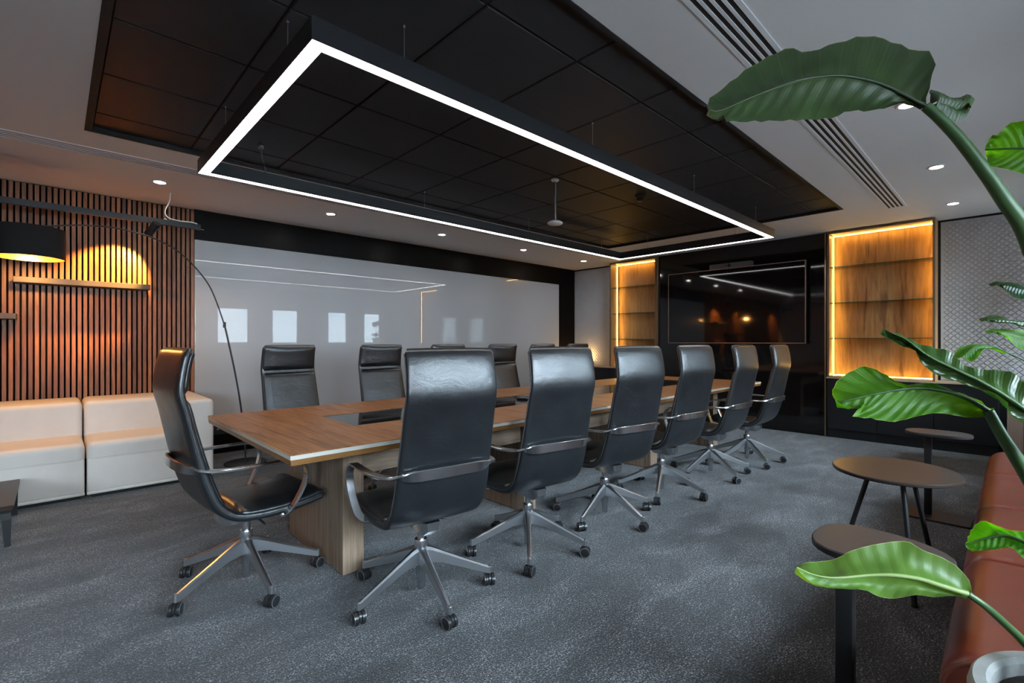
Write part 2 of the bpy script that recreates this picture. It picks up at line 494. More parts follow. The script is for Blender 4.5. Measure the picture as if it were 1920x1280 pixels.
# ceiling: plaster slab around the recessed field of black tiles
RX0, RX1, RY0, RY1 = 0.146, 6.042, 1.265, 4.244
TILE_Z = 2.645
mb = MB()
mb.box(X0 - .2, X1 + .3, WALL_Y - .25, RY0, H, H + .12)
mb.box(X0 - .2, X1 + .3, RY1, Y1 + .3, H, H + .12)
mb.box(X0 - .2, RX0, RY0, RY1, H, H + .12)
mb.box(RX1, X1 + .3, RY0, RY1, H, H + .12)
ceiling = struct(mb.build('ceiling', M['ceil']), 'grey-white plaster ceiling around a black tile field')
mb = MB()
mb.box(RX0, RX1, RY0, RY1, TILE_Z + .012, TILE_Z + .03)
mb.build('tile_grid', M['blackmat'], ceiling)
w = 0.022
for (a, b, c, d) in ((RX0 - .006, RX1 + .006, RY0 - .006, RY0 + w), (RX0 - .006, RX1 + .006, RY1 - w, RY1 + .006), (RX0 - .006, RX0 + w * 1.4, RY0 + w, RY1 - w), (RX1 - w, RX1 + .006, RY0 + w, RY1 - w)):
    MB().box(a, b, c, d, H - .004, TILE_Z + .012).build('recess_trim', M['blackmat'], ceiling)
gx = [RX0 + w * 1.4] + [0.727 + .6 * k for k in range(9)] + [RX1 - w]
gy = [RY0 + w] + [1.545 + .6 * k for k in range(5)] + [RY1 - w]
tile_cache = {}
for i in range(len(gx) - 1):
    for j in range(len(gy) - 1):
        sx, sy = round(gx[i + 1] - gx[i], 3), round(gy[j + 1] - gy[j], 3)
        if sx < .03: continue
        if (sx, sy) not in tile_cache:
            g = 0.006
            b_ = MB().loft([[(x, y, z) for x, y in ((-q, -p), (q, -p), (q, p), (-q, p))] for (q, p, z) in
                            ((sx / 2 - g, sy / 2 - g, .014), (sx / 2 - g, sy / 2 - g, .004), (sx / 2 - g - .004, sy / 2 - g - .004, 0.0))])
            me = b_.mesh('ceiling_tile'); me.materials.append(M['tile'])
            tile_cache[(sx, sy)] = me
        inst('ceiling_tile', tile_cache[(sx, sy)], ceiling, ((gx[i] + gx[i + 1]) / 2, (gy[j] + gy[j + 1]) / 2, TILE_Z))

# ---- long wall with slats and white board
wl = struct(MB().box(X0 - .2, X1 + .3, Y1 + .03, Y1 + .3, 0, H).build('wall_left', M['backing']), 'long wall clad with walnut slats and a white glass board')
SLX = 1.066
mb = MB(); mb.box(-0.0135, 0.0135, -0.03, 0.0, 0.02, H - .012)
slat_me = MB().rbox(-.0135, .0135, -.03, 0, .02, H - .010, .0012, 1).mesh('slat'); slat_me.materials.append(M['slat'])
k = 0
x = SLX - .0135
while x > X0 + .1:
    inst('slat', slat_me, wl, (x, Y1 + .03, 0)); x -= 0.0403
MB().box(SLX, X1, Y1, Y1 + .03, 2.305, H).build('upper_fascia', M['fascia'], wl)
MB().box(6.945, X1, Y1, Y1 + .03, .345, 2.305).build('end_fascia', M['fascia'], wl)
MB().box(SLX, X1, Y1, Y1 + .03, 0, .345).build('lower_fascia', M['fascia'], wl)
wb = MB().rbox(SLX + .004, 6.943, Y1 - .006, Y1 + .028, .349, 2.301, .0025, 1).build('whiteboard', M['board'])
tag(wb, 'wide glossy white glass board mounted on the long wall', 'whiteboard')

# ---- far wall
wf = struct(MB().box(X1, X1 + .3, WALL_Y - .25, Y1 + .3, 0, H).build('wall_far', M['blackmat']), 'far end wall')
def quilt(name, y0, y1, z0, z1):
    """diamond relief, each diamond a raised bevelled lozenge"""
    hy, hz = 0.030, 0.030
    mb = MB()
    xb, xt = X1 - .012, X1 - .022
    mb.box(xb, X1, y0, y1, z0, z1)
    rows = int((z1 - z0) / hz) + 1; cols = int((y1 - y0) / hy) + 1
    for r in range(1, rows):
        for c in range(1, cols):
            if (r + c) % 2: continue
            cy, cz = y0 + c * hy, z0 + r * hz
            if cy + hy > y1 or cz + hz > z1: continue
            o = 0.93; i_ = 0.66
            vs = [(xb + .0005, cy + hy * o * a, cz + hz * o * b) for a, b in ((1, 0), (0, 1), (-1, 0), (0, -1))]
            vs += [(xt - .002 * b, cy + hy * i_ * a, cz + hz * i_ * b) for a, b in ((1, 0), (0, 1), (-1, 0), (0, -1))]
            mb.add(vs, [(0, 1, 5, 4), (1, 2, 6, 5), (2, 3, 7, 6), (3, 0, 4, 7), (4, 5, 6, 7)])
    o = mb.build(name, M['quilt'], wf)
    o['kind'] = 'stuff'; o['label'] = 'light grey quilted diamond wall panel'
    return o
quilt('quilted_panel', WALL_Y, 0.60, .775, 2.595)
quilt('quilted_panel', 5.01, Y1, .775, 2.595)
TVX = 7.20
MB().box(TVX, X1, 1.70, 4.05, 0, H).build('gloss_panel', M['gloss'], wf)
for y in (1.69, 4.06):
    MB().box(TVX - .035, TVX + .02, y - .010, y + .010, 0, H).build('edge_trim', M['bronze'], wf)

# ---- wall behind camera with windows, and end wall
mb = MB()
t0, t1 = WALL_Y - .25, WALL_Y
mb.box(X0 - .2, X1 + .3, t0, t1, 0, SILL); mb.box(X0 - .2, X1 + .3, t0, t1, HEAD, H)
edges = [X0 - .2] + [q for ab in WINS for q in ab] + [X1 + .3]
for i in range(0, len(edges), 2): mb.box(edges[i], edges[i + 1], t0, t1, SILL, HEAD)
struct(mb.build('wall_right', M['wallw']), 'white wall with a row of square windows')
struct(MB().box(X0 - .3, X0, WALL_Y - .25, Y1 + .3, 0, H).build('wall_back', M['wallw']), 'white end wall opposite the screen')
for i, (a, b) in enumerate(WINS):
    mb = MB(); q = .045
    mb.box(a, b, t0 + .06, t0 + .12, SILL, SILL + q); mb.box(a, b, t0 + .06, t0 + .12, HEAD - q, HEAD)
    mb.box(a, a + q, t0 + .06, t0 + .12, SILL + q, HEAD - q); mb.box(b - q, b, t0 + .06, t0 + .12, SILL + q, HEAD - q)
    fr = struct(mb.build('window_%d' % (i + 1), M['white']), 'white framed square window in the side wall')
    MB().box(a + q, b - q, t0 + .085, t0 + .091, SILL + q, HEAD - q).build('pane', M['wglass'], fr)
    MB().box(a - .02, b + .02, t1 - .14, t1 + .03, SILL - .03, SILL + .005).build('window_sill', M['white'], fr)

# ---- outside, seen only as mirror images in the board
struct(MB().box(-60, 60, -60, WALL_Y - .26, -4.2, -4.0).build('ground_outside', M['asphalt']))
def building(name, label, m, x0, x1, y0, y1, z1, win):
    b_ = thing(name, label, 'building', ((x0 + x1) / 2, y1, -4.0))
    hx = (x1 - x0) / 2
    MB().box(-hx, hx, y0 - y1, 0, 0, z1 + 4).build('wall', m, b_)
    nx, nz, ww, wh, px, pz, oz = win
    me = MB().box(-ww / 2, ww / 2, 0, .04, 0, wh).mesh('window'); me.materials.append(M['outglass'])
    for i in range(nx):
        for j in range(nz):
            inst('window', me, b_, ((i - (nx - 1) / 2) * px, 0.0, oz + j * pz))
    return b_
building('rendered_building', 'white rendered building outside, mirrored in the glass board', M['facade'], 4.6, 24, -22, -13, 4.6, (5, 2, 1.2, 1.5, 3.6, 3.0, 3.6))
building('brick_building', 'brown brick block outside, mirrored in the glass board', M['brick'], -13, 4.2, -40, -30, 9.0, (9, 4, .9, 1.3, 1.8, 2.7, 1.4))

# ================================================================== CEILING FITTINGS
# ---- rectangular pendant
PX0, PX1, PY0, PY1, PZ, PH, PW = 0.715, 5.845, 1.868, 3.912, 2.385, 0.092, 0.066
pend = thing('pendant_light', 'large black rectangular frame pendant with a glowing white underside above the table', 'pendant lamp', (PX0, PY0, PZ))
L_, D_ = PX1 - PX0, PY1 - PY0
def bar(x0, x1, y0, y1):
    q = .0055
    mb = MB()
    mb.box(x0, x1, y0, y1, .010, PH)                       # body
    return mb
MB().box(0, L_, 0, PW, .008, PH).build('housing_bar', M['black'], pend)
MB().box(0, L_, D_ - PW, D_, .008, PH).build('housing_bar', M['black'], pend)
MB().box(0, PW, PW, D_ - PW, .008, PH).build('housing_bar', M['black'], pend)
MB().box(L_ - PW, L_, PW, D_ - PW, .008, PH).build('housing_bar', M['black'], pend)
q = .004
for (a, b, c, d) in ((0, L_, 0, q), (0, L_, D_ - q, D_), (0, q, q, D_ - q), (L_ - q, L_, q, D_ - q),
                     (PW - q, L_ - PW + q, PW - q, PW), (PW - q, L_ - PW + q, D_ - PW, D_ - PW + q), (PW - q, PW, PW, D_ - PW), (L_ - PW, L_ - PW + q, PW, D_ - PW)):
    MB().box(a, b, c, d, 0, .008).build('housing_lip', M['black'], pend)
for (a, b, c, d) in ((q, L_ - q, q, PW - q), (q, L_ - q, D_ - PW + q, D_ - q), (q, PW - q, PW - q, D_ - PW + q), (L_ - PW + q, L_ - q, PW - q, D_ - PW + q)):
    MB().box(a, b, c, d, .002, .0075).build('diffuser', M['led'], pend)
wires = [(.033, .36), (.033, 1.43), (.425, .033), (1.82, .033), (3.25, .033), (4.66, .033), (1.83, D_ - .033), (3.25, D_ - .033), (4.66, D_ - .033), (L_ - .033, .42), (L_ - .033, 1.57)]
for (a, b) in wires:
    MB().tube([(a, b, PH - .002), (a, b, TILE_Z - PZ)], .0014, 6).lathe([(.004, 0), (.004, .02)], 8, (a, b, PH - .002)).lathe([(.006, 0), (.004, .008)], 8, (a, b, TILE_Z - PZ - .008)).build('suspension_wire', M['wire'], pend)
MB().tube(catmull([(.43, D_ - .033, PH - .002), (.42, D_ - .05, PH + .03), (.39, D_ - .10, PH + .07), (.375, D_ - .12, PH + .12), (.37, D_ - .12, TILE_Z - PZ)], 5), .0045, 8).lathe([(.022, 0), (.018, .02)], 12, (.37, D_ - .12, TILE_Z - PZ - .02)).build('power_cable', M['greycam'], pend)

# ---- downlights
DL = [(.666, 5.18, 'round downlight above the slat wall by the white ceiling cable'),
      (2.19, 5.18, 'round downlight in front of the white board, first from the slat wall'),
      (3.667, 5.18, 'round downlight in front of the white board, second from the slat wall'),
      (5.175, 5.18, 'round downlight in front of the white board, third from the slat wall'),
      (6.654, 5.18, 'round downlight in the far corner by the grey quilted panel'),
      (3.647, .44, 'round downlight half hidden by the big arching leaf'),
      (5.116, .44, 'round downlight between the air diffuser and the plant stem'),
      (6.592, .44, 'round downlight nearest the glowing shelf niche at the far right')]
trim_me = MB().lathe([(.030, .0), (.058, .0), (.060, -.003), (.057, -.006), (.044, -.007), (.040, -.003), (.030, -.001)], 28).mesh('trim_ring'); trim_me.materials.append(M['white'])
lens_me = MB().lathe([(.041, -.0035), (.041, -.0055), (.0005, -.0062)], 24).mesh('lens'); lens_me.materials.append(M['dled'])
for (x, y, lab) in DL:
    t = thing('downlight', lab, 'downlight', (x, y, H), 0, 'recessed round ceiling downlights')
    inst('trim_ring', trim_me, t); inst('lens', lens_me, t)

# ---- linear air diffusers
def diffuser(label, x0, x1, y0, y1, slots, slotw):
    t = thing('air_diffuser', label, 'air vent', ((x0 + x1) / 2, (y0 + y1) / 2, H))
    hx, hy = (x1 - x0) / 2, (y1 - y0) / 2
    pitch = (2 * hy - .03) / slots
    mb = MB()
    ys = [-hy]
    for k in range(slots):
        c = -hy + .015 + pitch * (k + .5)
        ys += [c - slotw / 2, c + slotw / 2]
    ys.append(hy)
    for k in range(0, len(ys), 2): mb.box(-hx, hx, ys[k], ys[k + 1], -.005, 0)
    mb.box(-hx, -hx + .02, -hy, hy, -.005, 0); mb.box(hx - .02, hx, -hy, hy, -.005, 0)
    mb.build('frame', M['wallw'], t)
    for k in range(slots):
        MB().box(-hx + .02, hx - .02, ys[2 * k + 1], ys[2 * k + 2], -.0012, -.0002).build('slot', M['blackmat'], t)
diffuser('four-slot linear air diffuser in the ceiling on the plant side', .3, 6.35, .775, .945, 4, .021)
diffuser('narrow slotted air diffuser in the ceiling along the slat wall side', X0 + .1, 6.49, 4.60, 4.78, 4, .022)

# ---- sensor pole and smoke detector
t = thing('ceiling_sensor', 'grey pole sensor with a round disc hanging from the black tiles', 'sensor', (3.19, 2.80, TILE_Z))
MB().lathe([(.035, 0), (.035, -.008), (.02, -.02)], 20).build('mount', M['white'], t, 40)
MB().lathe([(.014, -.02), (.014, -.36)], 16).build('pole', M['silver'], t, 40)
MB().lathe([(.012, -.355), (.045, -.365), (.066, -.378), (.068, -.388), (.060, -.394), (.001, -.396)], 28).build('disc', M['white'], t, 40)
t = thing('smoke_detector', 'small black round smoke detector on the black ceiling tiles', 'smoke detector', (4.15, 2.54, TILE_Z))
MB().lathe([(.05, 0), (.05, -.015), (.044, -.022)], 24).build('base', M['black'], t, 40)
MB().lathe([(.036, -.022), (.034, -.042), (.022, -.052), (.001, -.053)], 20).build('sensor_head', M['black'], t, 40)

# ================================================================== CONFERENCE TABLE
TX0, TX1, TY0, TY1, TZ = 0.702, 6.0, 2.062, 3.535, 0.75
IX0, IX1, IY0, IY1 = 1.215, 5.485, 2.55, 3.03
tb = thing('conference_table', 'long oak conference table with a black glass centre strip', 'table', ((TX0 + TX1) / 2, (TY0 + TY1) / 2, 0))
cx, cy = (TX0 + TX1) / 2, (TY0 + TY1) / 2
def tbox(name, x0, x1, y0, y1, z0, z1, m, r=.0015):
    c = ((x0 + x1) / 2, (y0 + y1) / 2, (z0 + z1) / 2)
    return MB().rbox(x0 - c[0], x1 - c[0], y0 - c[1], y1 - c[1], z0 - c[2], z1 - c[2], r, 1).build(name, m, tb, None, (c[0] - cx, c[1] - cy, c[2]))
th = .004
tbox('tabletop_panel', TX0, IX0, TY0, TY1, TZ - th, TZ, M['oak'])
tbox('tabletop_panel', IX1, TX1, TY0, TY1, TZ - th, TZ, M['oak'])
n = 4
for k in range(n):
    a = IX0 + (IX1 - IX0) * k / n; b = IX0 + (IX1 - IX0) * (k + 1) / n
    tbox('tabletop_panel', a + .0008, b - .0008, TY0, IY0, TZ - th, TZ, M['oak'])
    tbox('tabletop_panel', a + .0008, b - .0008, IY1, TY1, TZ - th, TZ, M['oak'])
    tbox('glass_inlay', a + .0008, b - .0008, IY0 + .001, IY1 - .001, TZ - .012, TZ - .004, M['inlay'])
tbox('edge_band', TX0 + .0005, TX1 - .0005, TY0 + .0005, TY1 - .0005, TZ - .022, TZ - .012, M['edge'])
for (a, b, c, d) in ((TX0 + .0005, IX0, TY0 + .0005, TY1 - .0005), (IX1, TX1 - .0005, TY0 + .0005, TY1 - .0005), (IX0, IX1, TY0 + .0005, IY0), (IX0, IX1, IY1, TY1 - .0005)):
    tbox('edge_band', a, b, c, d, TZ - .0125, TZ - .0041, M['edge'], .0004)
# tapered underlayer
L2 = []
for (ins, z) in ((.002, TZ - .022), (.005, TZ - .046), (.03, TZ - .053)):
    L2.append([(TX0 + ins - cx, TY0 + ins - cy, z), (TX1 - ins - cx, TY0 + ins - cy, z), (TX1 - ins - cx, TY1 - ins - cy, z), (TX0 + ins - cx, TY1 - ins - cy, z)])
MB().loft(L2).build('underlayer', M['subedge'], tb)
for lx in (1.14, 2.475, 4.185, 5.56):
    tbox('leg', lx - .058, lx + .058, 2.41, 3.19, 0.004, TZ - .052, M['legoak'], .002)
for ly in (2.45, 3.13):
    tbox('apron', 1.20, 5.50, ly, ly + .022, .50, TZ - .053, M['apronoak'], .002)

# items on the table
t = thing('conference_phone', 'flat black conference puck lying on the glass strip of the table', 'conference phone', (2.80, 2.80, TZ - .004))
MB().lathe([(.055, 0), (.062, .006), (.060, .016), (.045, .022), (.001, .023)], 28).build('body', M['black'], t, 40)
MB().lathe([(.022, .0225), (.020, .026), (.001, .0265)], 20).build('button_ring', M['greycam'], t, 40)

# ================================================================== CHAIRS
REAR = [(-.310, 1.196), (-.327, 1.15), (-.341, 1.075), (-.347, .99), (-.325, .90), (-.303, .79), (-.277, .67), (-.248, .555), (-.208, .462), (-.140, .402), (-.05, .380), (.08, .378), (.20, .390), (.305, .408)]
def chair_path():
    pts = catmull([(p[0], p[1], 0) for p in REAR], 5)
    pts = resample(pts, 56)
    out = []
    for i, p in enumerate(pts):
        t = (pts[min(i + 1, len(pts) - 1)] - pts[max(i - 1, 0)]).normalized()
        nrm = Vector((-t.y, t.x, 0))        # towards the sitter
        out.append((p, nrm))
    return out
CP = chair_path()
CLEN = [0]
for i in range(1, len(CP)): CLEN.append(CLEN[-1] + (CP[i][0] - CP[i - 1][0]).length)
def halfw(i):
    z = CP[i][0].y; s = CP[i][0].x
    if s > -.14: return .232 + .012 * min(1, max(0, (s + .14) / .3))
    return .214 + .018 * (1 - min(1, max(0, (z - .40) / .75)))
def thick(i):
    z = CP[i][0].y; s = CP[i][0].x
    if s > -.14: return .040
    return .030 + .012 * (1 - min(1, max(0, (z - .55) / .3)))
def rloop(i, w, o0, o1, r, crown=0.0, rcrown=0.0, k=4):
    p, nrm = CP[i]
    r = min(r, (o1 - o0) / 2 * .98)
    pts = []
    def P(x, o): pts.append(Vector((x, p.x + nrm.x * o, p.y + nrm.y * o)))
    for j in range(9):
        x = -(w - r) + 2 * (w - r) * j / 8
        P(x, o0 - rcrown * (1 - (x / w) ** 2))
    for j in range(1, k):
        a = -PI / 2 + PI / 2 * j / k; P(w - r + r * math.cos(a), o0 + r + r * math.sin(a))
    P(w, o0 + r); P(w, o1 - r)
    for j in range(1, k):
        a = PI / 2 * j / k; P(w - r + r * math.cos(a), o1 - r + r * math.sin(a))
    for j in range(9):
        x = (w - r) - 2 * (w - r) * j / 8
        P(x, o1 + crown * (1 - abs(x / w) ** 3))
    for j in range(1, k):
        a = PI / 2 + PI / 2 * j / k; P(-(w - r) + r * math.cos(a), o1 - r + r * math.sin(a))
    P(-w, o1 - r); P(-w, o0 + r)
    for j in range(1, k):
        a = PI + PI / 2 * j / k; P(-(w - r) + r * math.cos(a), o0 + r + r * math.sin(a))
    return pts
def swept(i0, i1, o0f, o1f, wf, r, crownf=None, rc=0.0, endr=.014):
    loops = []
    for i in range(i0, i1 + 1):
        d = min(CLEN[i] - CLEN[i0], CLEN[i1] - CLEN[i])
        ins = 0
        if d < endr: ins = endr - math.sqrt(max(endr ** 2 - (endr - d) ** 2, 0))
        a, b = o0f(i), o1f(i)
        m_ = (b - a) / 2 - .002
        e = min(ins, m_)
        loops.append(rloop(i, wf(i) - ins, a + e, b - e, r, (crownf(i) if crownf else 0), rc))
    return MB().loft(loops)
def idx(cond): return [i for i in range(len(CP)) if cond(CP[i][0])]
back_i = idx(lambda p: p.x < -.12 and p.y > .43)
head_i = [i for i in back_i if CP[i][0].y > .968]
lumb_i = [i for i in back_i if CP[i][0].y <= .968]
seat_i = idx(lambda p: p.y < .43 and p.x > -.135)
def bumpf(i, lst, e=.18):
    L0, L1 = CLEN[lst[0]], CLEN[lst[-1]]
    t = (CLEN[i] - L0) / (L1 - L0)
    return (max(0.0, 1 - abs(2 * t - 1) ** 4)) ** .5

shell_b = swept(0, len(CP) - 1, lambda i: 0, thick, halfw, .016, None, .006)
head_b = swept(head_i[0] + 0, head_i[-1], lambda i: thick(i) - .012, lambda i: thick(i) + .010, lambda i: halfw(i) - .006, .012, lambda i: .022 * bumpf(i, head_i))
lumb_b = swept(lumb_i[0], lumb_i[-1], lambda i: thick(i) - .012, lambda i: thick(i) + .008, lambda i: halfw(i) - .008, .010, lambda i: .010 * bumpf(i, lumb_i))
seat_b = swept(seat_i[0], seat_i[-1], lambda i: thick(i) - .014, lambda i: thick(i) + .010, lambda i: halfw(i) - .006, .012, lambda i: .018 * bumpf(i, seat_i))

def arm_band():
    half = [(0, -.318, .662), (.10, -.312, .661), (.18, -.294, .658), (.24, -.255, .655), (.274, -.195, .652), (.287, -.12, .650), (.291, -.02, .649), (.291, .06, .649), (.291, .115, .645),
            (.291, .155, .622), (.290, .174, .580), (.288, .165, .525), (.280, .138, .462), (.268, .112, .412), (.250, .098, .388), (.215, .090, .378)]
    r = catmull(half, 5)
    full = [Vector((-p.x, p.y, p.z)) for p in reversed(r[1:])] + r
    loops = []
    n = len(full)
    for i, p in enumerate(full):
        t = (full[min(i + 1, n - 1)] - full[max(i - 1, 0)]).normalized()
        # band width direction: upright behind the back, sideways along the arm
        k = min(1, max(0, (abs(p.x) - .12) / .15)) if p.y < -.05 else 1
        k = k * k * (3 - 2 * k)
        side = Vector((math.copysign(1, p.x), 0, 0))
        wd = (Vector((0, 0, 1)) * (1 - k) + side * k)
        wd = (wd - t * wd.dot(t)).normalized()
        nd = t.cross(wd).normalized()
        hw, ht = .0235 - .005 * k, .0065
        loops.append([p + wd * a + nd * b for a, b in ((-hw, -ht * .6), (-hw + .003, -ht), (hw - .003, -ht), (hw, -ht * .6), (hw, ht * .6), (hw - .003, ht), (-hw + .003, ht), (-hw, ht * .6))])
    return MB().loft(loops)

def star_arm():
    loops = []
    for (r_, zt, hh, w_) in ((.012, .232, .080, .020), (.05, .222, .070, .018), (.10, .200, .054, .0145), (.20, .155, .044, .0125), (.30, .112, .037, .011), (.337, .096, .034, .0105)):
        loops.append([(r_, y, z) for y, z in ((-w_, zt - hh), (w_, zt - hh), (w_, zt - hh * .16), (w_ * .42, zt), (-w_ * .42, zt), (-w_, zt - hh * .16))])
    mb = MB().loft(loops)
    mb.lathe([(.0115, .064), (.0115, .094), (.008, .098)], 10, (.338, 0, 0))
    return mb
def wheel_b(sx):
    c = .0155 * sx
    return MB().lathe([(.004, -.009), (.024, -.009), (.029, -.0065), (.030, 0), (.029, .0065), (.024, .009), (.004, .009)], 20, (c, 0, .030), 'x')
def wheel_rim(sx):
    c = .0155 * sx
    return MB().lathe([(.0242, .0085), (.0275, .0082), (.0275, .0096), (.0242, .0098), (.0242, .0085)], 20, (c, 0, .030), 'x', False) if sx > 0 else MB().lathe([(.0242, -.0085), (.0275, -.0082), (.0275, -.0096), (.0242, -.0098), (.0242, -.0085)], 20, (c, 0, .030), 'x', False)
def hood_b():
    loops = []
    for x in (-.0055, .0055):
        l = []
        for k in range(9):
            a = R(-20) + R(220) * k / 8
            l.append((x, .026 * math.cos(a), .030 + .030 * math.sin(a)))
        loops.append(l)
    return MB().loft(loops).lathe([(.007, .052), (.007, .072)], 10)

def make_mesh(b, name, m, sm):
    me = b.mesh(name); me.materials.append(m)
    me.shade_smooth(); me.set_sharp_from_angle(angle=R(sm))
    return me
def side_seam(sx):
    """stitched welt along the side of the shell"""
    pts = []
    for i in range(1, len(CP) - 1):
        p, nrm = CP[i]; o = thick(i) * .5
        pts.append((sx * (halfw(i) + .0008), p.x + nrm.x * o, p.y + nrm.y * o))
    return MB().tube(pts, .0024, 5)
CM = {
    'shell': make_mesh(shell_b, 'shell', M['leather'], 80), 'headrest': make_mesh(head_b, 'headrest', M['leather'], 80),
    'backrest': make_mesh(lumb_b, 'backrest', M['leather'], 80), 'seat': make_mesh(seat_b, 'seat', M['leather'], 80),
    'armrest_band': make_mesh(arm_band(), 'armrest_band', M['chrome'], 35), 'star_arm': make_mesh(star_arm(), 'star_arm', M['castalu'], 35),
    'wheelL': make_mesh(wheel_b(-1), 'wheel', M['rubber'], 35), 'wheelR': make_mesh(wheel_b(1), 'wheel', M['rubber'], 35), 'hood': make_mesh(hood_b(), 'caster', M['rubber'], 35),
    'rimL': make_mesh(wheel_rim(-1), 'wheel_rim', M['rim'], 35), 'rimR': make_mesh(wheel_rim(1), 'wheel_rim', M['rim'], 35),
    'seamL': make_mesh(side_seam(-1), 'stitched_seam', M['stitch'], 80), 'seamR': make_mesh(side_seam(1), 'stitched_seam', M['stitch'], 80),
    'column': make_mesh(MB().lathe([(.017, .030), (.020, .034), (.021, .10), (.0245, .10), (.0245, .19), (.031, .20), (.031, .262), (.029, .268), (.019, .268), (.019, .335)], 24), 'column', M['chrome'], 35),
    'mechanism': make_mesh(MB().loft([[(x, s, z) for x, z in ((-w_, z0), (w_, z0), (w_ * 1.25, z1), (-w_ * 1.25, z1))] for (s, w_, z0, z1) in ((-.135, .026, .345, .384), (-.10, .036, .318, .381), (.05, .036, .315, .380), (.10, .026, .355, .382))])
                           .loft([[(x, .09 + y, z) for y, z in ((-.020, zz - .004), (.020, zz - .004), (.020, zz + .004), (-.020, zz + .004))] for (x, zz) in ((-.235, .378), (-.12, .366), (0, .360), (.12, .366), (.235, .378))]), 'mechanism', M['chrome'], 35),
    'lever': make_mesh(MB().tube([(.03, .02, .345), (.10, .025, .335), (.15, .03, .325)], [.005, .005, .006], 8), 'lever', M['rubber'], 35),
}
def chair(label, x, y, face, star, group='black leather chairs around the conference table'):
    """face: heading of the sitter in degrees from +X; star: phase of the five-arm base"""
    c = thing('office_chair', label, 'chair', (x, y, 0), R(face - 90), group)
    sh = inst('shell', CM['shell'], c)
    inst('stitched_seam', CM['seamL'], sh); inst('stitched_seam', CM['seamR'], sh)
    for nme in ('headrest', 'backrest', 'seat', 'armrest_band', 'column', 'mechanism', 'lever'):
        inst(nme, CM[nme], c)
    for k in range(5):
        a = R(star + 72 * k - (face - 90))
        inst('star_arm', CM['star_arm'], c, None, (0, 0, a))
        cs = inst('caster', CM['hood'], c, (.338 * math.cos(a), .338 * math.sin(a), 0), (0, 0, random.uniform(0, 2 * PI)))
        inst('wheel', CM['wheelL'], cs); inst('wheel', CM['wheelR'], cs)
        inst('wheel_rim', CM['rimL'], cs); inst('wheel_rim', CM['rimR'], cs)
    return c
chair('black leather high-back chair alone at the head end of the table, seen in profile', .704, 2.696, 5, 57)
chair('largest black high-back chair seen from behind, on the near side by the table head', 1.285, 1.99, 82, 42)
chair('black high-back chair seen from behind, second from the head on the near side', 2.02, 1.985, 80, 10)
chair('black high-back chair seen from behind, third from the head on the near side', 2.786, 1.985, 80, 46)
chair('black high-back chair seen from behind, fourth from the head on the near side', 3.562, 1.985, 83, 60)
chair('black high-back chair seen from behind, second to last towards the screen on the near side', 4.39, 1.95, 88, 26)
chair('black high-back chair seen from behind, nearest the black screen wall on the near side', 5.13, 1.90, 90, 15)
chair('black high-back chair facing us in front of the arc lamp, first on the board side', 1.42, 3.76, 277, 20)
chair('black high-back chair facing us, second from the arc lamp on the board side', 2.20, 3.74, 272, 55)
chair('black high-back chair on the board side, third from the arc lamp, mostly hidden', 2.95, 3.74, 271, 5)
chair('black high-back chair facing us, fourth from the arc lamp on the board side', 3.71, 3.74, 270, 33)
chair('black high-back chair on the board side, fifth from the arc lamp, only its top showing', 4.38, 3.74, 270, 12)
chair('black high-back chair on the board side nearest the quilted panel, only its top showing', 5.07, 3.74, 270, 40)

# ================================================================== FAR WALL FURNITURE
def niche(label, y0, y1, strips):
    t = thing('display_niche', label, 'shelf unit', (7.15, (y0 + y1) / 2, .772))
    hy = (y1 - y0) / 2; zt = H - .772 - .012; dx = X1 - 7.15; q = .022
    def part(nm, a, b, c, d, e, f, m):
        cc = Vector(((a + b) / 2, (c + d) / 2, (e + f) / 2))
        return MB().box(a - cc.x, b - cc.x, c - cc.y, d - cc.y, e - cc.z, f - cc.z).build(nm, m, t, None, cc)
    part('back_panel', dx - .012, dx - .001, -hy, hy, 0, zt, M['shelfoak'])
    part('side_panel', .002, dx - .012, -hy, -hy + q, 0, zt, M['shelfoak'])
    part('side_panel', .002, dx - .012, hy - q, hy, 0, zt, M['shelfoak'])
    part('top_panel', .002, dx - .012, -hy + q, hy - q, zt - q, zt, M['shelfoak'])
    part('bottom_panel', .002, dx - .012, -hy + q, hy - q, 0, .012, M['counter'])
    for (c, d, e, f) in ((-hy, -hy + q, 0, zt), (hy - q, hy, 0, zt), (-hy + q, hy - q, zt - q, zt)):
        part('front_frame', -.004, .002, c, d, e, f, M['frameoak'])
    for z in (1.26, 1.708, 2.165):
        sh = part('glass_shelf', .015, dx - .014, -hy + q, hy - q, z - .772 - .005, z - .772 + .003, M['glass'])
        part('glass_edge', .0135, .015, -hy + q, hy - q, z - .772 - .005, z - .772 + .003, M['gedge'])
    s = .0045; xs0, xs1 = dx - .090, dx - .085
    a0, a1 = -hy + q + .004, hy - q - .004
    z0, z1 = .016, zt - q - .006
    if 'l' in strips: part('led_strip', xs0, xs1, a1 - s, a1, z0, z1, M['strip'])
    if 'r' in strips: part('led_strip', xs0, xs1, a0, a0 + s, z0, z1, M['strip'])
    if 't' in strips: part('led_strip', xs0, xs1, a0 + s, a1 - s, z1 - s, z1, M['strip'])
    if 'b' in strips: part('led_strip', xs0, xs1, a0 + s, a1 - s, z0, z0 + s, M['strip'])
niche('oak display niche with glass shelves and warm light strips right of the screen', .625, 1.665, 'lrtb')
niche('narrower oak display niche with warm light strips left of the screen', 4.075, 4.985, 'lt')

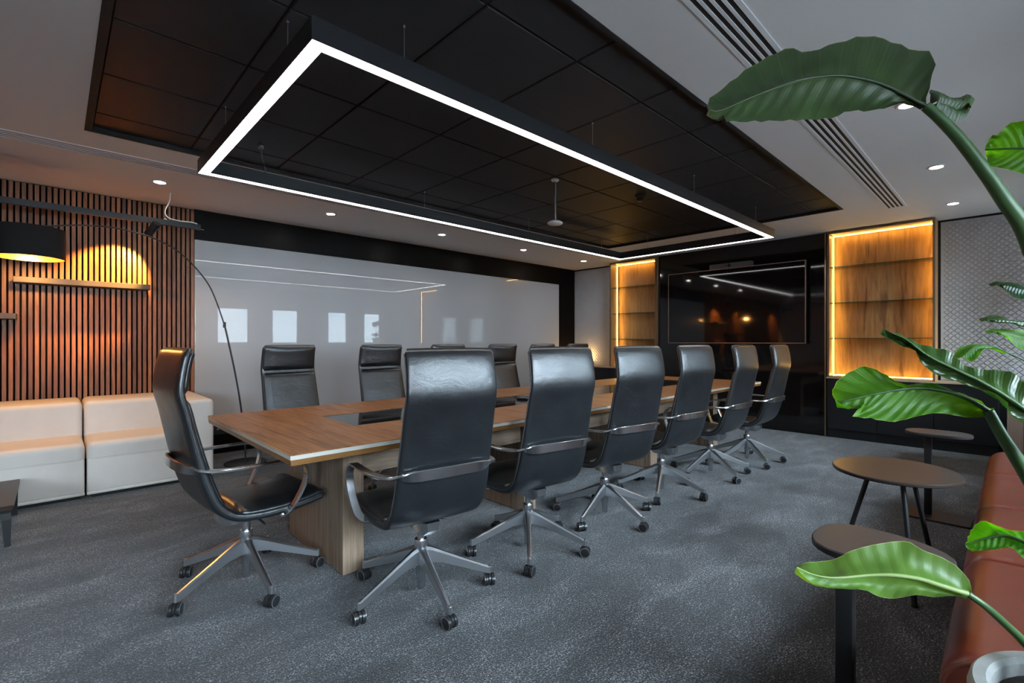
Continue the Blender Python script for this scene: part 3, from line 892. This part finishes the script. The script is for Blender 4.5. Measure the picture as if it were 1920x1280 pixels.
def cabinets(y0, y1, n, labs):
    w_ = (y1 - y0) / n
    for k in range(n):
        a = y0 + k * w_; 
        t = thing('base_cabinet', labs[k], 'cabinet', (7.16, a + w_ / 2, 0), 0, 'black base cabinets along the far wall')
        h_ = w_ / 2
        MB().box(.02, X1 - 7.16 - .002, -h_ + .001, h_ - .001, .10, .748).build('body', M['cab'], t)
        MB().rbox(0, .0195, -h_ + .003, h_ - .003, .115, .742, .0015, 1).build('door', M['cab'], t)
        MB().box(.03, .06, -h_ + .001, h_ - .001, 0.0, .10).build('plinth', M['cab'], t)
cabinets(.125, 1.67, 3, ['matt black base cabinet farthest right under the quilted panel', 'matt black base cabinet in the middle of three under the glowing niche', 'matt black base cabinet beside the black screen wall, under the glowing niche'])
cabinets(4.075, 5.98, 4, ['matt black base cabinet under the narrow niche next to the screen wall', 'matt black base cabinet left of the narrow niche, second from the screen wall', 'matt black base cabinet under the quilted panel, third from the screen wall', 'matt black base cabinet in the corner by the white board wall'])
for (a, b, lab) in ((.12, 1.675, 'thin oak worktop over the cabinets below the right niche'), (4.08, 5.99, 'thin oak worktop over the cabinets below the left niche')):
    o = MB().rbox(0, X1 - 7.152, 0, b - a, 0, .022, .002, 1).build('worktop', M['counter'], None, None, (7.148, a, .7495))
    tag(o, lab, 'worktop')

# small glowing lamp on the left worktop
t = thing('counter_lamp', 'small warm lamp on the worktop washing the quilted panel, behind the chairs', 'lamp', (7.31, 5.62, .772))
MB().lathe([(.05, 0), (.05, .012), (.012, .016), (.012, .05)], 20).build('base', M['black'], t, 40)
MB().lathe([(.040, .05), (.040, .12), (.037, .12), (.037, .055)], 20).build('shade', M['black'], t, 40)
MB().lathe([(.001, .08), (.02, .085), (.02, .10), (.001, .105)], 16).build('bulb', M['bulb'], t, 40)
ld = bpy.data.lights.new('counter_lamp_light', 'POINT'); ld.energy = 3.5; ld.color = (1.0, .55, .16); ld.shadow_soft_size = .03
lo = bpy.data.objects.new('counter_lamp_light', ld); COL.objects.link(lo); lo.location = (7.31, 5.62, .772 + .135)

# ---- screen
t = thing('tv_screen', 'large flat black screen with a thin bronze frame on the gloss wall', 'television', (TVX, 2.86, 1.74))
hw, hh = .97, .547
MB().box(-.07, 0, -hw + .1, hw - .1, -hh + .1, hh - .1).build('mount', M['blackmat'], t)
MB().rbox(-.105, -.06, -hw, hw, -hh, hh, .004, 1).build('body', M['black'], t)
MB().box(-.1065, -.1048, -hw + .011, hw - .011, -hh + .011, hh - .011).build('display', M['screen'], t)
for (a, b, c, d) in ((-hw, hw, -hh, -hh + .010), (-hw, hw, hh - .010, hh), (-hw, -hw + .010, -hh + .010, hh - .010), (hw - .010, hw, -hh + .010, hh - .010)):
    MB().box(-.109, -.10, a, b, c, d).build('frame', M['tvframe'], t)
t = thing('video_camera', 'grey video conference bar with a round lens above the screen', 'camera', (TVX, 2.87, 2.288))
MB().rbox(-.10, -.01, -.30, .30, 0.002, .075, .006, 2).build('body', M['greycam'], t)
MB().lathe([(.001, -.105), (.026, -.105), (.028, -.098)], 20, (0, .005, .04), 'x').build('lens_ring', M['black'], t, 40)
MB().lathe([(.001, -.111), (.012, -.110), (.016, -.104)], 16, (0, .005, .04), 'x').build('lens', M['lens'], t, 40)
MB().lathe([(.001, -.103), (.009, -.1025), (.010, -.098)], 14, (0, .055, .04), 'x').build('sensor', M['lens'], t, 40)

# ================================================================== LEFT LOUNGE
def cushion(x0, x1, y0, y1, z0, z1, r=.05, crown=.0, n=4):
    bm = bmesh.new()
    bmesh.ops.create_cube(bm, size=1)
    for p in bm.verts:
        p.co = Vector(((x0 + x1) / 2 + p.co.x * (x1 - x0), (y0 + y1) / 2 + p.co.y * (y1 - y0), (z0 + z1) / 2 + p.co.z * (z1 - z0)))
    top = [e for e in bm.edges if all(v.co.z > (z0 + z1) / 2 for v in e.verts)]
    ver = [e for e in bm.edges if abs(e.verts[0].co.z - e.verts[1].co.z) > .01]
    bmesh.ops.bevel(bm, geom=top + ver, offset=r, segments=n, profile=0.5, affect='EDGES')
    return MB().bm(bm)
def sofa_module(label, x0, x1, arm):
    t = thing('sofa_module', label, 'sofa', ((x0 + x1) / 2, 5.47, 0))
    h_ = (x1 - x0) / 2 - .003
    xr = h_ if not arm else h_ - .21
    y0, yb, y1 = -.50, -.02, .50
    cushion(-h_, xr, y0, yb + .05, .305, .435, .045).build('seat_cushion', M['cream'], t, 60)
    MB().rbox(-h_ + .002, xr - .002, y0 + .004, y1, .045, .31, .014, 3).build('seat_base', M['cream'], t, 60)
    MB().rbox(-h_ + .001, h_ - .001, y0 + .002, y1 - .001, .026, .052, .008, 2).build('hem', M['cream'], t, 60)
    cushion(-h_, xr, yb, y1, .25, .712, .045).build('backrest', M['cream'], t, 60)
    if arm: cushion(xr + .002, h_, y0, y1, .05, .706, .035).build('armrest', M['cream'], t, 60)
    MB().box(-h_ + .03, h_ - .03, y0 + .03, y1 - .03, 0, .03).build('plinth', M['blackmat'], t)
    MB().tube([(-h_ + .03, y0 - .0005, .312), (xr - .03, y0 - .0005, .312)], .0022, 6).build('seam', M['redseam'] if False else M['cream'], t)
sofa_module('cream leather sofa module with a tall end arm beside the arc lamp', .175, 1.04, True)
sofa_module('cream leather sofa module against the slats at the left, behind the low black table', -.72, .172, False)

t = thing('coffee_table', 'low black rectangular coffee table in front of the cream sofa', 'table', (-.62, 4.50, 0))
MB().rbox(-.44, .44, -.38, .38, .215, .245, .003, 1).build('tabletop', M['btop'], t)
for sx in (-1, 1):
    for sy in (-1, 1):
        x_, y_ = sx * .415, sy * .355
        MB().loft([[(x_ + a * k - sx * off, y_ + b * k - sy * off, z) for a, b in ((-1, -1), (1, -1), (1, 1), (-1, 1))] for (z, k, off) in ((0, .013, 0), (.16, .020, .004), (.20, .026, .012), (.217, .040, .024))]).build('leg', M['black'], t)

# ---- arc lamp
ARC = [(1.383, .02), (1.380, .18), (1.344, .555), (1.292, .903), (1.232, 1.22), (1.199, 1.376), (1.14, 1.575), (1.082, 1.73), (1.017, 1.84), (.939, 1.938), (.848, 2.030), (.758, 2.092), (.667, 2.135), (.572, 2.165), (.424, 2.190), (.318, 2.195), (.15, 2.180), (0.0, 2.15), (-.15, 2.118)]
LX, LY = 1.383, 5.33
t = thing('arc_floor_lamp', 'black arc floor lamp with a drum shade reaching over the cream sofa', 'floor lamp', (LX, LY, 0))
MB().lathe([(.185, 0), (.188, .006), (.186, .014), (.175, .018), (.015, .020)], 40).build('base', M['black'], t, 40)
arc = catmull([(x - LX, 0, z) for x, z in ARC], 5)
MB().tube(arc, [.0085 if p.z < 1.37 and p.x > -.25 else .0065 for p in arc], 10).lathe([(.013, 0), (.013, .05), (.010, .055)], 12, (1.199 - LX, 0, 1.355)).build('pole', M['black'], t, 60)
sc = (-.15 - LX, 0)
SR, SZ0, SZ1 = .212, 1.872, 2.108
sh = MB().lathe([(SR, SZ0), (SR, SZ1), (SR - .004, SZ1), (SR - .004, SZ0), (SR, SZ0)], 48, (sc[0], 0, 0), 'z', False).build('lamp_shade', M['shade'], t, 40)
MB().lathe([(SR - .0045, SZ0 + .002), (SR - .0045, SZ1 - .002)], 48, (sc[0], 0, 0), 'z', False).build('shade_lining', M['shadein'], sh, 40)
MB().lathe([(SR - .005, SZ1 - .012), (.01, SZ1 - .008)], 40, (sc[0], 0, 0), 'z', False).build('shade_top', M['shade'], sh, 40)
MB().lathe([(.016, 2.12), (.016, 2.04), (.020, 2.03), (.020, 1.99)], 14, (sc[0], 0, 0)).build('socket', M['black'], t, 40)
MB().lathe([(.012, 1.99), (.028, 1.965), (.032, 1.94), (.022, 1.915), (.001, 1.905)], 16, (sc[0], 0, 0)).build('bulb', M['bulb'], t, 60)
ld = bpy.data.lights.new('arc_lamp_light', 'POINT'); ld.energy = 20; ld.color = (1.0, .48, .12); ld.shadow_soft_size = .035
lo = bpy.data.objects.new('arc_lamp_light', ld); COL.objects.link(lo); lo.location = (-.15, LY, 1.885)

# ---- suspended track with spot heads
TRY, TRZ = 5.50, 2.335
t = thing('track_light', 'black suspended track with spot heads in front of the walnut slats', 'track light', (1.03, TRY, TRZ))
MB().box(-5.9, 0, -.018, .018, -.025, .025).build('track', M['black'], t)
MB().tube([(-.02, -.006, -.022), (.03, -.006, -.022)], .003, 6).build('end_pin', M['silver'], t)
for x_ in (-.25, -1.9, -3.6, -5.3):
    MB().tube([(x_, 0, .02), (x_, 0, H - TRZ)], .0012, 6).build('suspension_wire', M['wire'], t)
MB().tube(catmull([(-.24, .0, H - TRZ), (-.25, -.01, .20), (-.285, -.02, .10), (-.26, -.02, .045), (-.18, -.02, .030), (-.08, -.02, .033), (-.03, -.02, .026)], 6), .0048, 8).lathe([(.014, 0), (.012, .012)], 12, (-.24, 0, H - TRZ - .012)).lathe([(.013, 0), (.013, .01)], 12, (-.28, 0, .025)).build('feed_cable', M['whitecable'], t, 60)
def spot_head(x, aim, e, angle):
    base = Vector((x, TRY, TRZ - .055))
    d = (Vector(aim) - base).normalized()
    o_ = Vector((1.03, TRY, TRZ))
    a = base - d * .05 - o_; b = base + d * .10 - o_
    hd = MB().tube([a, a + d * .01, b], [.030, .034, .034], 18).build('spot_head', M['black'], t, 40)
    MB().tube([Vector((x, TRY, TRZ - .02)) - o_, Vector((x, TRY, TRZ - .06)) - o_], .009, 8).build('spot_bracket', M['black'], t, 40)
    MB().tube([b + d * .0005, b + d * .0015], .026, 18).build('spot_lens', M['spotled'], hd, 40)
    sd = bpy.data.lights.new('spot_light', 'SPOT'); sd.energy = e; sd.color = (1.0, .50, .10)
    sd.spot_size = R(angle); sd.spot_blend = .4; sd.shadow_soft_size = .02
    so = bpy.data.objects.new('spot_light', sd); COL.objects.link(so)
    so.location = base + d * .115
    so.rotation_euler = d.to_track_quat('-Z', 'Y').to_euler()
spot_head(.665, (.42, 5.95, 1.88), 190, 62)
spot_head(-.9, (-1.15, 5.95, 1.88), 90, 60)
spot_head(-4.0, (-4.3, 5.95, 1.88), 110, 66)

# ---- wall ledges
for (x0, x1, z0, z1, lab) in ((-.255, .672, 1.722, 1.771, 'long dark brown ledge on the slats under the bright spot'), (-1.25, -.237, 1.410, 1.457, 'lower dark brown ledge on the slats cut off at the left edge')):
    o = MB().rbox(0, x1 - x0, -.20, 0, 0, z1 - z0, .002, 1).build('wall_ledge', M['ledge'], None, None, (x0, Y1, z0))
    tag(o, lab, 'shelf')

# ---- socket plate
t = thing('power_socket', 'black double power socket low on the dark panel beside the cream sofa', 'socket', (1.315, Y1 - .0005, .25))
MB().rbox(-.075, .075, -.010, 0, -.045, .045, .004, 2).build('plate', M['black'], t)
for sx in (-1, 1):
    MB().box(sx * .030 - .012, sx * .030 + .012, -.012, -.0095, .008, .026).build('switch', M['silver'], t)

# ================================================================== RIGHT LOUNGE
# ---- oxblood bench
BX0, BX1, BY0, BY1, BZ = 1.60, 4.78, -.66, .135, .455
bench = thing('leather_bench', 'long oxblood red leather bench seat along the window side', 'sofa', ((BX0 + BX1) / 2, (BY0 + BY1) / 2, 0))
bc = Vector(((BX0 + BX1) / 2, (BY0 + BY1) / 2, 0))
cuts = [1.60, 2.39, 3.17, 3.98, 4.78]
def bench_section(x0, x1):
    """outline in (y, z): flat top, generously rounded front edge; ends slightly pinched at the seam"""
    prof = []
    r_ = .085
    y1 = BY1 - bc.y; y0 = BY0 - bc.y
    prof += [(y0, .07), (y1 - .03, .07), (y1 - .005, .10), (y1, .20), (y1, BZ - r_)]
    for k in range(1, 9):
        a = PI / 2 * k / 8
        prof.append((y1 - r_ + r_ * math.cos(a), BZ - r_ + r_ * math.sin(a)))
    for k in range(1, 7):
        prof.append((y1 - r_ - (y1 - r_ - y0 - .02) * k / 6, BZ + .006 * math.sin(PI * k / 6)))
    prof.append((y0, BZ - .02))
    loops = []
    for (x, s_) in ((x0 + .0015, .012), (x0 + .006, .005), (x0 + .016, .001), (x0 + .05, 0), ((x0 + x1) / 2, -.002), (x1 - .05, 0), (x1 - .016, .001), (x1 - .006, .005), (x1 - .0015, .012)):
        loops.append([(x - bc.x, y + (-s_ if y > 0 else s_), z - (s_ if z > .2 else 0)) for y, z in prof])
    return MB().loft(loops)
for k in range(4):
    bench_section(cuts[k], cuts[k + 1]).build('seat_section', M['red'], bench, 50)
# piping round the near end
pp = []
y1 = BY1 - bc.y; y0 = BY0 - bc.y; r_ = .085
pp += [(BX0 - bc.x + .003, y1 - .010, .10), (BX0 - bc.x + .003, y1 - .008, BZ - r_)]
for k in range(1, 9):
    a = PI / 2 * k / 8
    pp.append((BX0 - bc.x + .003, y1 - r_ - .008 + r_ * math.cos(a), BZ - r_ - .008 + r_ * math.sin(a)))
pp += [(BX0 - bc.x + .003, y0 + .05, BZ - .008)]
MB().tube(pp, .006, 8).build('piping', M['redseam'], bench, 60)
MB().box(BX0 + .06 - bc.x, BX1 - .06 - bc.x, y0 + .05, y1 - .08, 0, .072).build('plinth', M['blackmat'], bench)

def ring_outline(f, n=56): return [f(2 * PI * k / n) for k in range(n)]
# ---- round tripod table
t = thing('side_table', 'round dark bronze side table on three splayed black legs', 'table', (3.085, .425, 0))
MB().prism(ring_outline(lambda a: (.285 * math.cos(a), .262 * math.sin(a)), 64), .556, .574, .004).build('tabletop', M['btop'], t, 40)
for a in (205, 325, 85):
    ca, sa = math.cos(R(a)), math.sin(R(a))
    MB().tube([(.10 * ca, .10 * sa, .556), (.245 * ca, .245 * sa, .006)], .0115, 10).lathe([(.013, 0), (.013, .008)], 10, (.245 * ca, .245 * sa, 0)).build('leg', M['black'], t, 40)
# ---- pole tables
def pole_table(label, x, y, z, outline, pole, base, m):
    t = thing('pole_table', label, 'table', (x, y, 0))
    MB().prism(outline, z - .022, z, .004).build('tabletop', m, t, 40)
    px, py, pr = pole
    MB().rbox(px - pr, px + pr, py - pr, py + pr, .012, z - .022, .006, 2).build('pole', M['black'], t, 40)
    MB().prism(base, 0.0, .012, .002).build('base_plate', M['btop'], t, 40)
def pill(hx, hy, r_, n=10):
    pts = []
    for (cx_, cy_, a0) in ((hx - r_, hy - r_, 0), (-hx + r_, hy - r_, 90), (-hx + r_, -hy + r_, 180), (hx - r_, -hy + r_, 270)):
        for k in range(n + 1):
            a = R(a0 + 90 * k / n); pts.append((cx_ + r_ * math.cos(a), cy_ + r_ * math.sin(a)))
    return pts
peb = ring_outline(lambda a: ((.150 + .030 * math.sin(a)) * math.copysign(abs(math.cos(a)) ** .85, math.cos(a)) + .01, .178 * math.copysign(abs(math.sin(a)) ** .85, math.sin(a))), 64)
pole_table('pebble-shaped dark pole table closest to us, partly covered by a leaf', 1.865, .295, .58, peb, (-.065, .075, .024), [(a * 1.0 + .03, b * .95 - .02) for a, b in pill(.13, .17, .04)], M['greytop'])
pole_table('small pill-shaped pole table at the back, before the black cabinets', 4.43, .372, .592, pill(.125, .178, .12), (.02, .055, .021), [(a, b - .0) for a, b in pill(.13, .17, .02)], M['greytop'])

# ---- plants
def blade(name, mid, up, low, m, parent, org, n=34, k=7, belly=.012, ripple=.003, flip=False, rib_m='stem'):
    """leaf blade: rib and both rims as 3D polylines, lofted, rippled along the side veins, thin but solid"""
    A = resample(catmull(mid, 5), n); B = resample(catmull(up, 4), n); Cc = resample(catmull(low, 4), n)
    rows = []; uvs = []
    for i in range(n):
        row = []; uvr = []
        tng = (A[min(i + 1, n - 1)] - A[max(i - 1, 0)]).normalized()
        for side, E_ in ((1, B), (-1, Cc)):
            seg = []
            wv = E_[i] - A[i]
            nr = tng.cross(wv)
            nr = nr.normalized() if nr.length > 1e-9 else Vector((0, 0, 0))
            nr = nr * side
            for j in range(k + 1):
                q = j / k
                p = A[i] + wv * q
                rp = math.sin(2 * PI * 13 * (i / (n - 1) - .09 * q)) * ripple * q * (1 - .4 * q)
                p = p + nr * (belly * math.sin(PI * q) + rp)
                seg.append((p, (i / (n - 1), q * side)))
            if side == 1: row += list(reversed(seg))
            else: row += seg[1:]
        rows.append([r_[0] - org for r_ in row]); uvs.append([r_[1] for r_ in row])
    mw = len(rows[0])
    vs = [p for r_ in rows for p in r_]; uu = [p for r_ in uvs for p in r_]
    fs = []
    for i in range(n - 1):
        for j in range(mw - 1):
            a = i * mw + j
            q4 = (a, a + 1, a + mw + 1, a + mw)
            fs.append(q4[::-1] if flip else q4)
    me = bpy.data.meshes.new(name); me.from_pydata([tuple(p) for p in vs], [], fs); me.materials.append(m)
    uvl = me.uv_layers.new(name='UVMap')
    for poly in me.polygons:
        for li in poly.loop_indices: uvl.data[li].uv = uu[me.loops[li].vertex_index]
    me.shade_smooth()
    o = inst(name, me, parent)
    rib = MB().tube([p - org for p in A], [max(.0012, .0055 * (1 - .8 * i / (n - 1))) for i in range(n)], 7)
    rib.build('midrib', M[rib_m], o, 80)
    return o
def P3(lst, d0, d1=None):
    """picture points -> 3D with depth running from d0 at the base to d1 at the tip"""
    d1 = d0 if d1 is None else d1
    out = []
    for i, p in enumerate(lst):
        dd = p[2] if len(p) > 2 else d0 + (d1 - d0) * i / (len(lst) - 1)
        out.append(at(p[0], p[1], dd))
    return out

PO = Vector((1.26, -.135, 0))
plant = thing('strelitzia_plant', 'large strelitzia with broad arching leaves in a round stone pot at the lower right corner', 'plant', PO)
PR = .20
PZT = .60
MB().lathe([(.13, 0), (.15, .01), (.178, .20), (.195, .42), (PR, PZT - .02), (PR - .004, PZT - .004), (PR - .008, PZT), (PR - .026, PZT), (PR - .033, PZT - .010), (PR - .038, PZT - .06), (PR - .05, PZT - .12)], 56).build('pot', M['pot'], plant, 22)
MB().lathe([(PR - .0365, PZT - .030), (.10, PZT - .024), (.05, PZT - .020), (.001, PZT - .018)], 40).build('soil', M['soil'], plant, 60)
def stem(pts, r):
    p = catmull(pts, 6)
    p = [q_ - PO for q_ in p]
    return MB().tube(p, [r[0] + (r[1] - r[0]) * i / (len(p) - 1) for i in range(len(p))], 12).build('stem', M['stem'], plant, 80)
root = lambda a, r_: PO + Vector((r_ * math.cos(R(a)), r_ * math.sin(R(a)), PZT - .07))
# 1 big top leaf
L1m = [(1735, 199), (1694, 177), (1651, 157), (1595, 144), (1546, 143), (1497, 151), (1448, 167), (1398, 187), (1349, 208), (1330, 205)]
L1u = [(1735, 197), (1746, 148), (1753, 121), (1746, 98), (1720, 95), (1694, 87), (1661, 74), (1623, 67), (1582, 77), (1546, 87), (1513, 99), (1490, 90), (1464, 95), (1431, 112), (1398, 131), (1366, 157), (1330, 185)]
L1l = [(1732, 200), (1694, 189), (1677, 198), (1628, 208), (1589, 208), (1562, 221), (1497, 225), (1431, 227), (1366, 228), (1361, 217), (1343, 223), (1331, 214), (1329, 205)]
blade('leaf', P3(L1m, 1.16, 1.20), P3(L1u, 1.16, 1.26), P3(L1l, 1.16, 1.14), M['leafD'], plant, PO, ripple=.005, flip=True, rib_m='ribdark')
stem([root(20, .05), PO + Vector((.14, -.06, .85)), at(1975, 560, 1.10), at(1920, 430, 1.12), at(1885, 378, 1.13), at(1850, 327, 1.14), at(1800, 262, 1.15), at(1762, 222, 1.155), at(1735, 199, 1.16)], (.021, .011))
fm = [(1750, 200), (1768, 198), (1788, 204), (1806, 206), (1820, 202)]
fu = [(1745, 196), (1744, 167), (1765, 181), (1788, 184), (1806, 180), (1815, 176), (1822, 190)]
fl = [(1752, 204), (1768, 211), (1780, 222), (1790, 228), (1805, 224), (1813, 216), (1821, 200)]
blade('leaf_flap', P3(fm, 1.18, 1.26), P3(fu, 1.18, 1.30), P3(fl, 1.17, 1.22), M['leafD'], plant, PO, n=20, flip=True)
# 2 mid leaf pointing left
L2m = [(1853, 770), (1812, 746), (1766, 732), (1721, 727), (1675, 732), (1629, 741), (1590, 750), (1567, 753)]
L2u = [(1858, 768), (1835, 750), (1778, 730), (1735, 724), (1709, 721), (1693, 721), (1675, 712), (1654, 698), (1631, 688), (1617, 686), (1595, 696), (1572, 712), (1560, 735), (1567, 751)]
L2l = [(1860, 776), (1847, 781), (1812, 782), (1789, 778), (1755, 774), (1721, 780), (1686, 789), (1663, 790), (1640, 785), (1612, 782), (1596, 780), (1612, 766), (1622, 752), (1612, 763), (1595, 764), (1576, 757), (1567, 753)]
blade('leaf', P3(L2m, 1.02, 1.12), P3(L2u, 1.02, 1.17), P3(L2l, 1.02, 1.09), M['leafB'], plant, PO, ripple=.0045, flip=True)
stem([root(70, .04), at(1990, 1010, .98), at(1945, 925, .99), at(1904, 856, 1.0), at(1879, 817, 1.01), at(1853, 770, 1.02)], (.016, .010))
# 3 long glossy leaf
L3m = [(1990, 838), (1935, 780), (1890, 746), (1840, 716), (1790, 692), (1740, 667), (1700, 637), (1675, 626), (1658, 617)]
L3u = [(1990, 830), (1945, 742), (1920, 716), (1896, 697), (1870, 694), (1825, 690), (1802, 679), (1780, 658), (1750, 651), (1716, 641), (1690, 627), (1669, 624), (1657, 616)]
L3l = [(1990, 842), (1960, 812), (1915, 787), (1896, 776), (1885, 750), (1859, 735), (1821, 724), (1784, 712), (1750, 699), (1727, 679), (1716, 656), (1690, 649), (1664, 632), (1658, 618)]
blade('leaf', P3(L3m, .93, 1.10), P3(L3u, .96, 1.15), P3(L3l, .91, 1.09), M['leafA'], plant, PO)
stem([root(150, .05), at(2060, 1010, .90), at(2030, 900, .91), at(1990, 838, .93)], (.014, .008))
# 4 low leaf over the pebble table
L4m = [(1815, 1113), (1765, 1098), (1724, 1085), (1675, 1078), (1630, 1078), (1566, 1083), (1525, 1077), (1494, 1063)]
L4u = [(1822, 1110), (1818, 1089), (1795, 1062), (1765, 1044), (1728, 1030), (1709, 1017), (1686, 1014), (1637, 1021), (1596, 1032), (1570, 1046), (1547, 1051), (1506, 1055), (1494, 1061)]
L4l = [(1815, 1116), (1780, 1117), (1750, 1119), (1720, 1115), (1694, 1119), (1671, 1122), (1645, 1117), (1622, 1106), (1585, 1104), (1547, 1100), (1517, 1089), (1494, 1065)]
blade('leaf', P3(L4m, .93, 1.03), P3(L4u, .94, 1.08), P3(L4l, .925, 1.0), M['leafC'], plant, PO, ripple=.0012, rib_m='stempale')
stem([root(120, .06), at(1975, 1270, .90), at(1920, 1204, .91), at(1890, 1174, .915), at(1850, 1138, .92), at(1815, 1113, .93)], (.009, .006))
# 5 small curling leaf
L5m = [(1985, 1062), (1940, 1027), (1912, 1012), (1885, 1004), (1850, 1008), (1811, 1020)]
L5u = [(1985, 1058), (1950, 1005), (1920, 996), (1895, 994), (1865, 984), (1846, 976), (1832, 981), (1820, 996), (1811, 1019)]
L5l = [(1985, 1066), (1950, 1068), (1922, 1049), (1908, 1036), (1892, 1024), (1860, 1029), (1815, 1028), (1811, 1021)]
blade('leaf', P3(L5m, .93, 1.02), P3(L5u, .95, 1.05), P3(L5l, .91, 1.0), M['leafB'], plant, PO, n=26)
stem([root(60, .06), at(2040, 1150, .90), at(1985, 1062, .93)], (.008, .006))
# 6 bright leaf cut by the right edge
L6m = [(2040, 300), (1980, 284), (1920, 278), (1880, 279), (1847, 281)]
L6u = [(2040, 296), (1985, 225), (1940, 224), (1910, 228), (1891, 232), (1871, 252), (1858, 255), (1846, 279)]
L6l = [(2040, 304), (1985, 345), (1935, 331), (1891, 318), (1854, 310), (1851, 298), (1847, 283)]
blade('leaf', P3(L6m, 1.06, 1.16), P3(L6u, 1.06, 1.15), P3(L6l, 1.06, 1.18), M['leafB'], plant, PO, n=26, flip=True)
stem([root(330, .06), PO + Vector((.12, -.14, .9)), at(2080, 420, 1.03), at(2040, 300, 1.06)], (.014, .008))

# ---- planter with a second plant behind the bench
PLX0, PLX1, PLY0, PLY1 = 6.05, 6.85, -.75, .055
pl = thing('wooden_planter', 'pale wooden planter box between the red bench and the black cabinets', 'planter', ((PLX0 + PLX1) / 2, (PLY0 + PLY1) / 2, 0))
hx, hy = (PLX1 - PLX0) / 2, (PLY1 - PLY0) / 2
nb = 8
for k in range(nb):
    a = -hy + 2 * hy * k / nb; b = -hy + 2 * hy * (k + 1) / nb
    MB().rbox(-hx, -hx + .02, a + .001, b - .001, 0, .655, .002, 1).build('board', M['plantwood'], pl)
    MB().rbox(hx - .02, hx, a + .001, b - .001, 0, .655, .002, 1).build('board', M['plantwood'], pl)
for s_ in (-1, 1):
    MB().rbox(-hx + .021, hx - .021, min(s_ * hy, s_ * (hy - .02)), max(s_ * hy, s_ * (hy - .02)), 0, .655, .002, 1).build('side_board', M['plantwood'], pl)
MB().box(-hx + .021, hx - .021, -hy + .021, hy - .021, .02, .658).build('soil', M['soil'], pl)
PB = Vector((6.4, -.30, .66))
pb = thing('planter_plant', 'young leafy plant growing from the wooden planter by the quilted wall', 'plant', PB)
def P4(l, d0=4.34): return [at(p[0], p[1], d0 + (p[2] if len(p) > 2 else 0)) for p in l]
def pstem(pts): 
    p = [q_ - PB for q_ in catmull(pts, 6)]
    MB().tube(p, [.012 - .006 * i / (len(p) - 1) for i in range(len(p))], 8).build('stem', M['stem'], pb, 80)
far = [
    ([(1945, 545), (1920, 541), (1895, 533), (1869, 532)], [(1945, 541), (1920, 529), (1895, 527), (1880, 526), (1868, 531)], [(1945, 549), (1918, 559), (1900, 560), (1882, 550), (1869, 533)], 'leafA', True),
    ([(1945, 600), (1915, 602), (1885, 599), (1850, 599)], [(1945, 598), (1915, 600), (1893, 592), (1875, 590), (1849, 597)], [(1945, 606), (1912, 614), (1895, 605), (1870, 604), (1850, 600)], 'leafA', False),
    ([(1945, 634), (1915, 628), (1890, 622), (1861, 621)], [(1945, 616), (1915, 617), (1890, 616), (1877, 616), (1860, 620)], [(1945, 656), (1915, 655), (1897, 652), (1882, 632), (1862, 622)], 'leafB', True),
    ([(1880, 657), (1860, 649), (1830, 648), (1805, 668)], [(1881, 654), (1862, 645), (1835, 646), (1812, 652), (1800, 669)], [(1878, 661), (1860, 653), (1838, 653), (1826, 668), (1814, 678), (1802, 672)], 'leafB', False),
]
for (m_, u_, l_, mt, fl_) in far:
    blade('leaf', P4(m_), [p + FW * .07 for p in P4(u_)], [p - FW * .04 for p in P4(l_)], M[mt], pb, PB, n=18, k=5, belly=.02, ripple=.004, flip=fl_)
    b0 = at(m_[0][0], m_[0][1], 4.34)
    pstem([PB + Vector((random.uniform(-.06, .06), random.uniform(-.1, .06), .006)), PB.lerp(b0, .5) + Vector((0, -.05, .06)), b0])
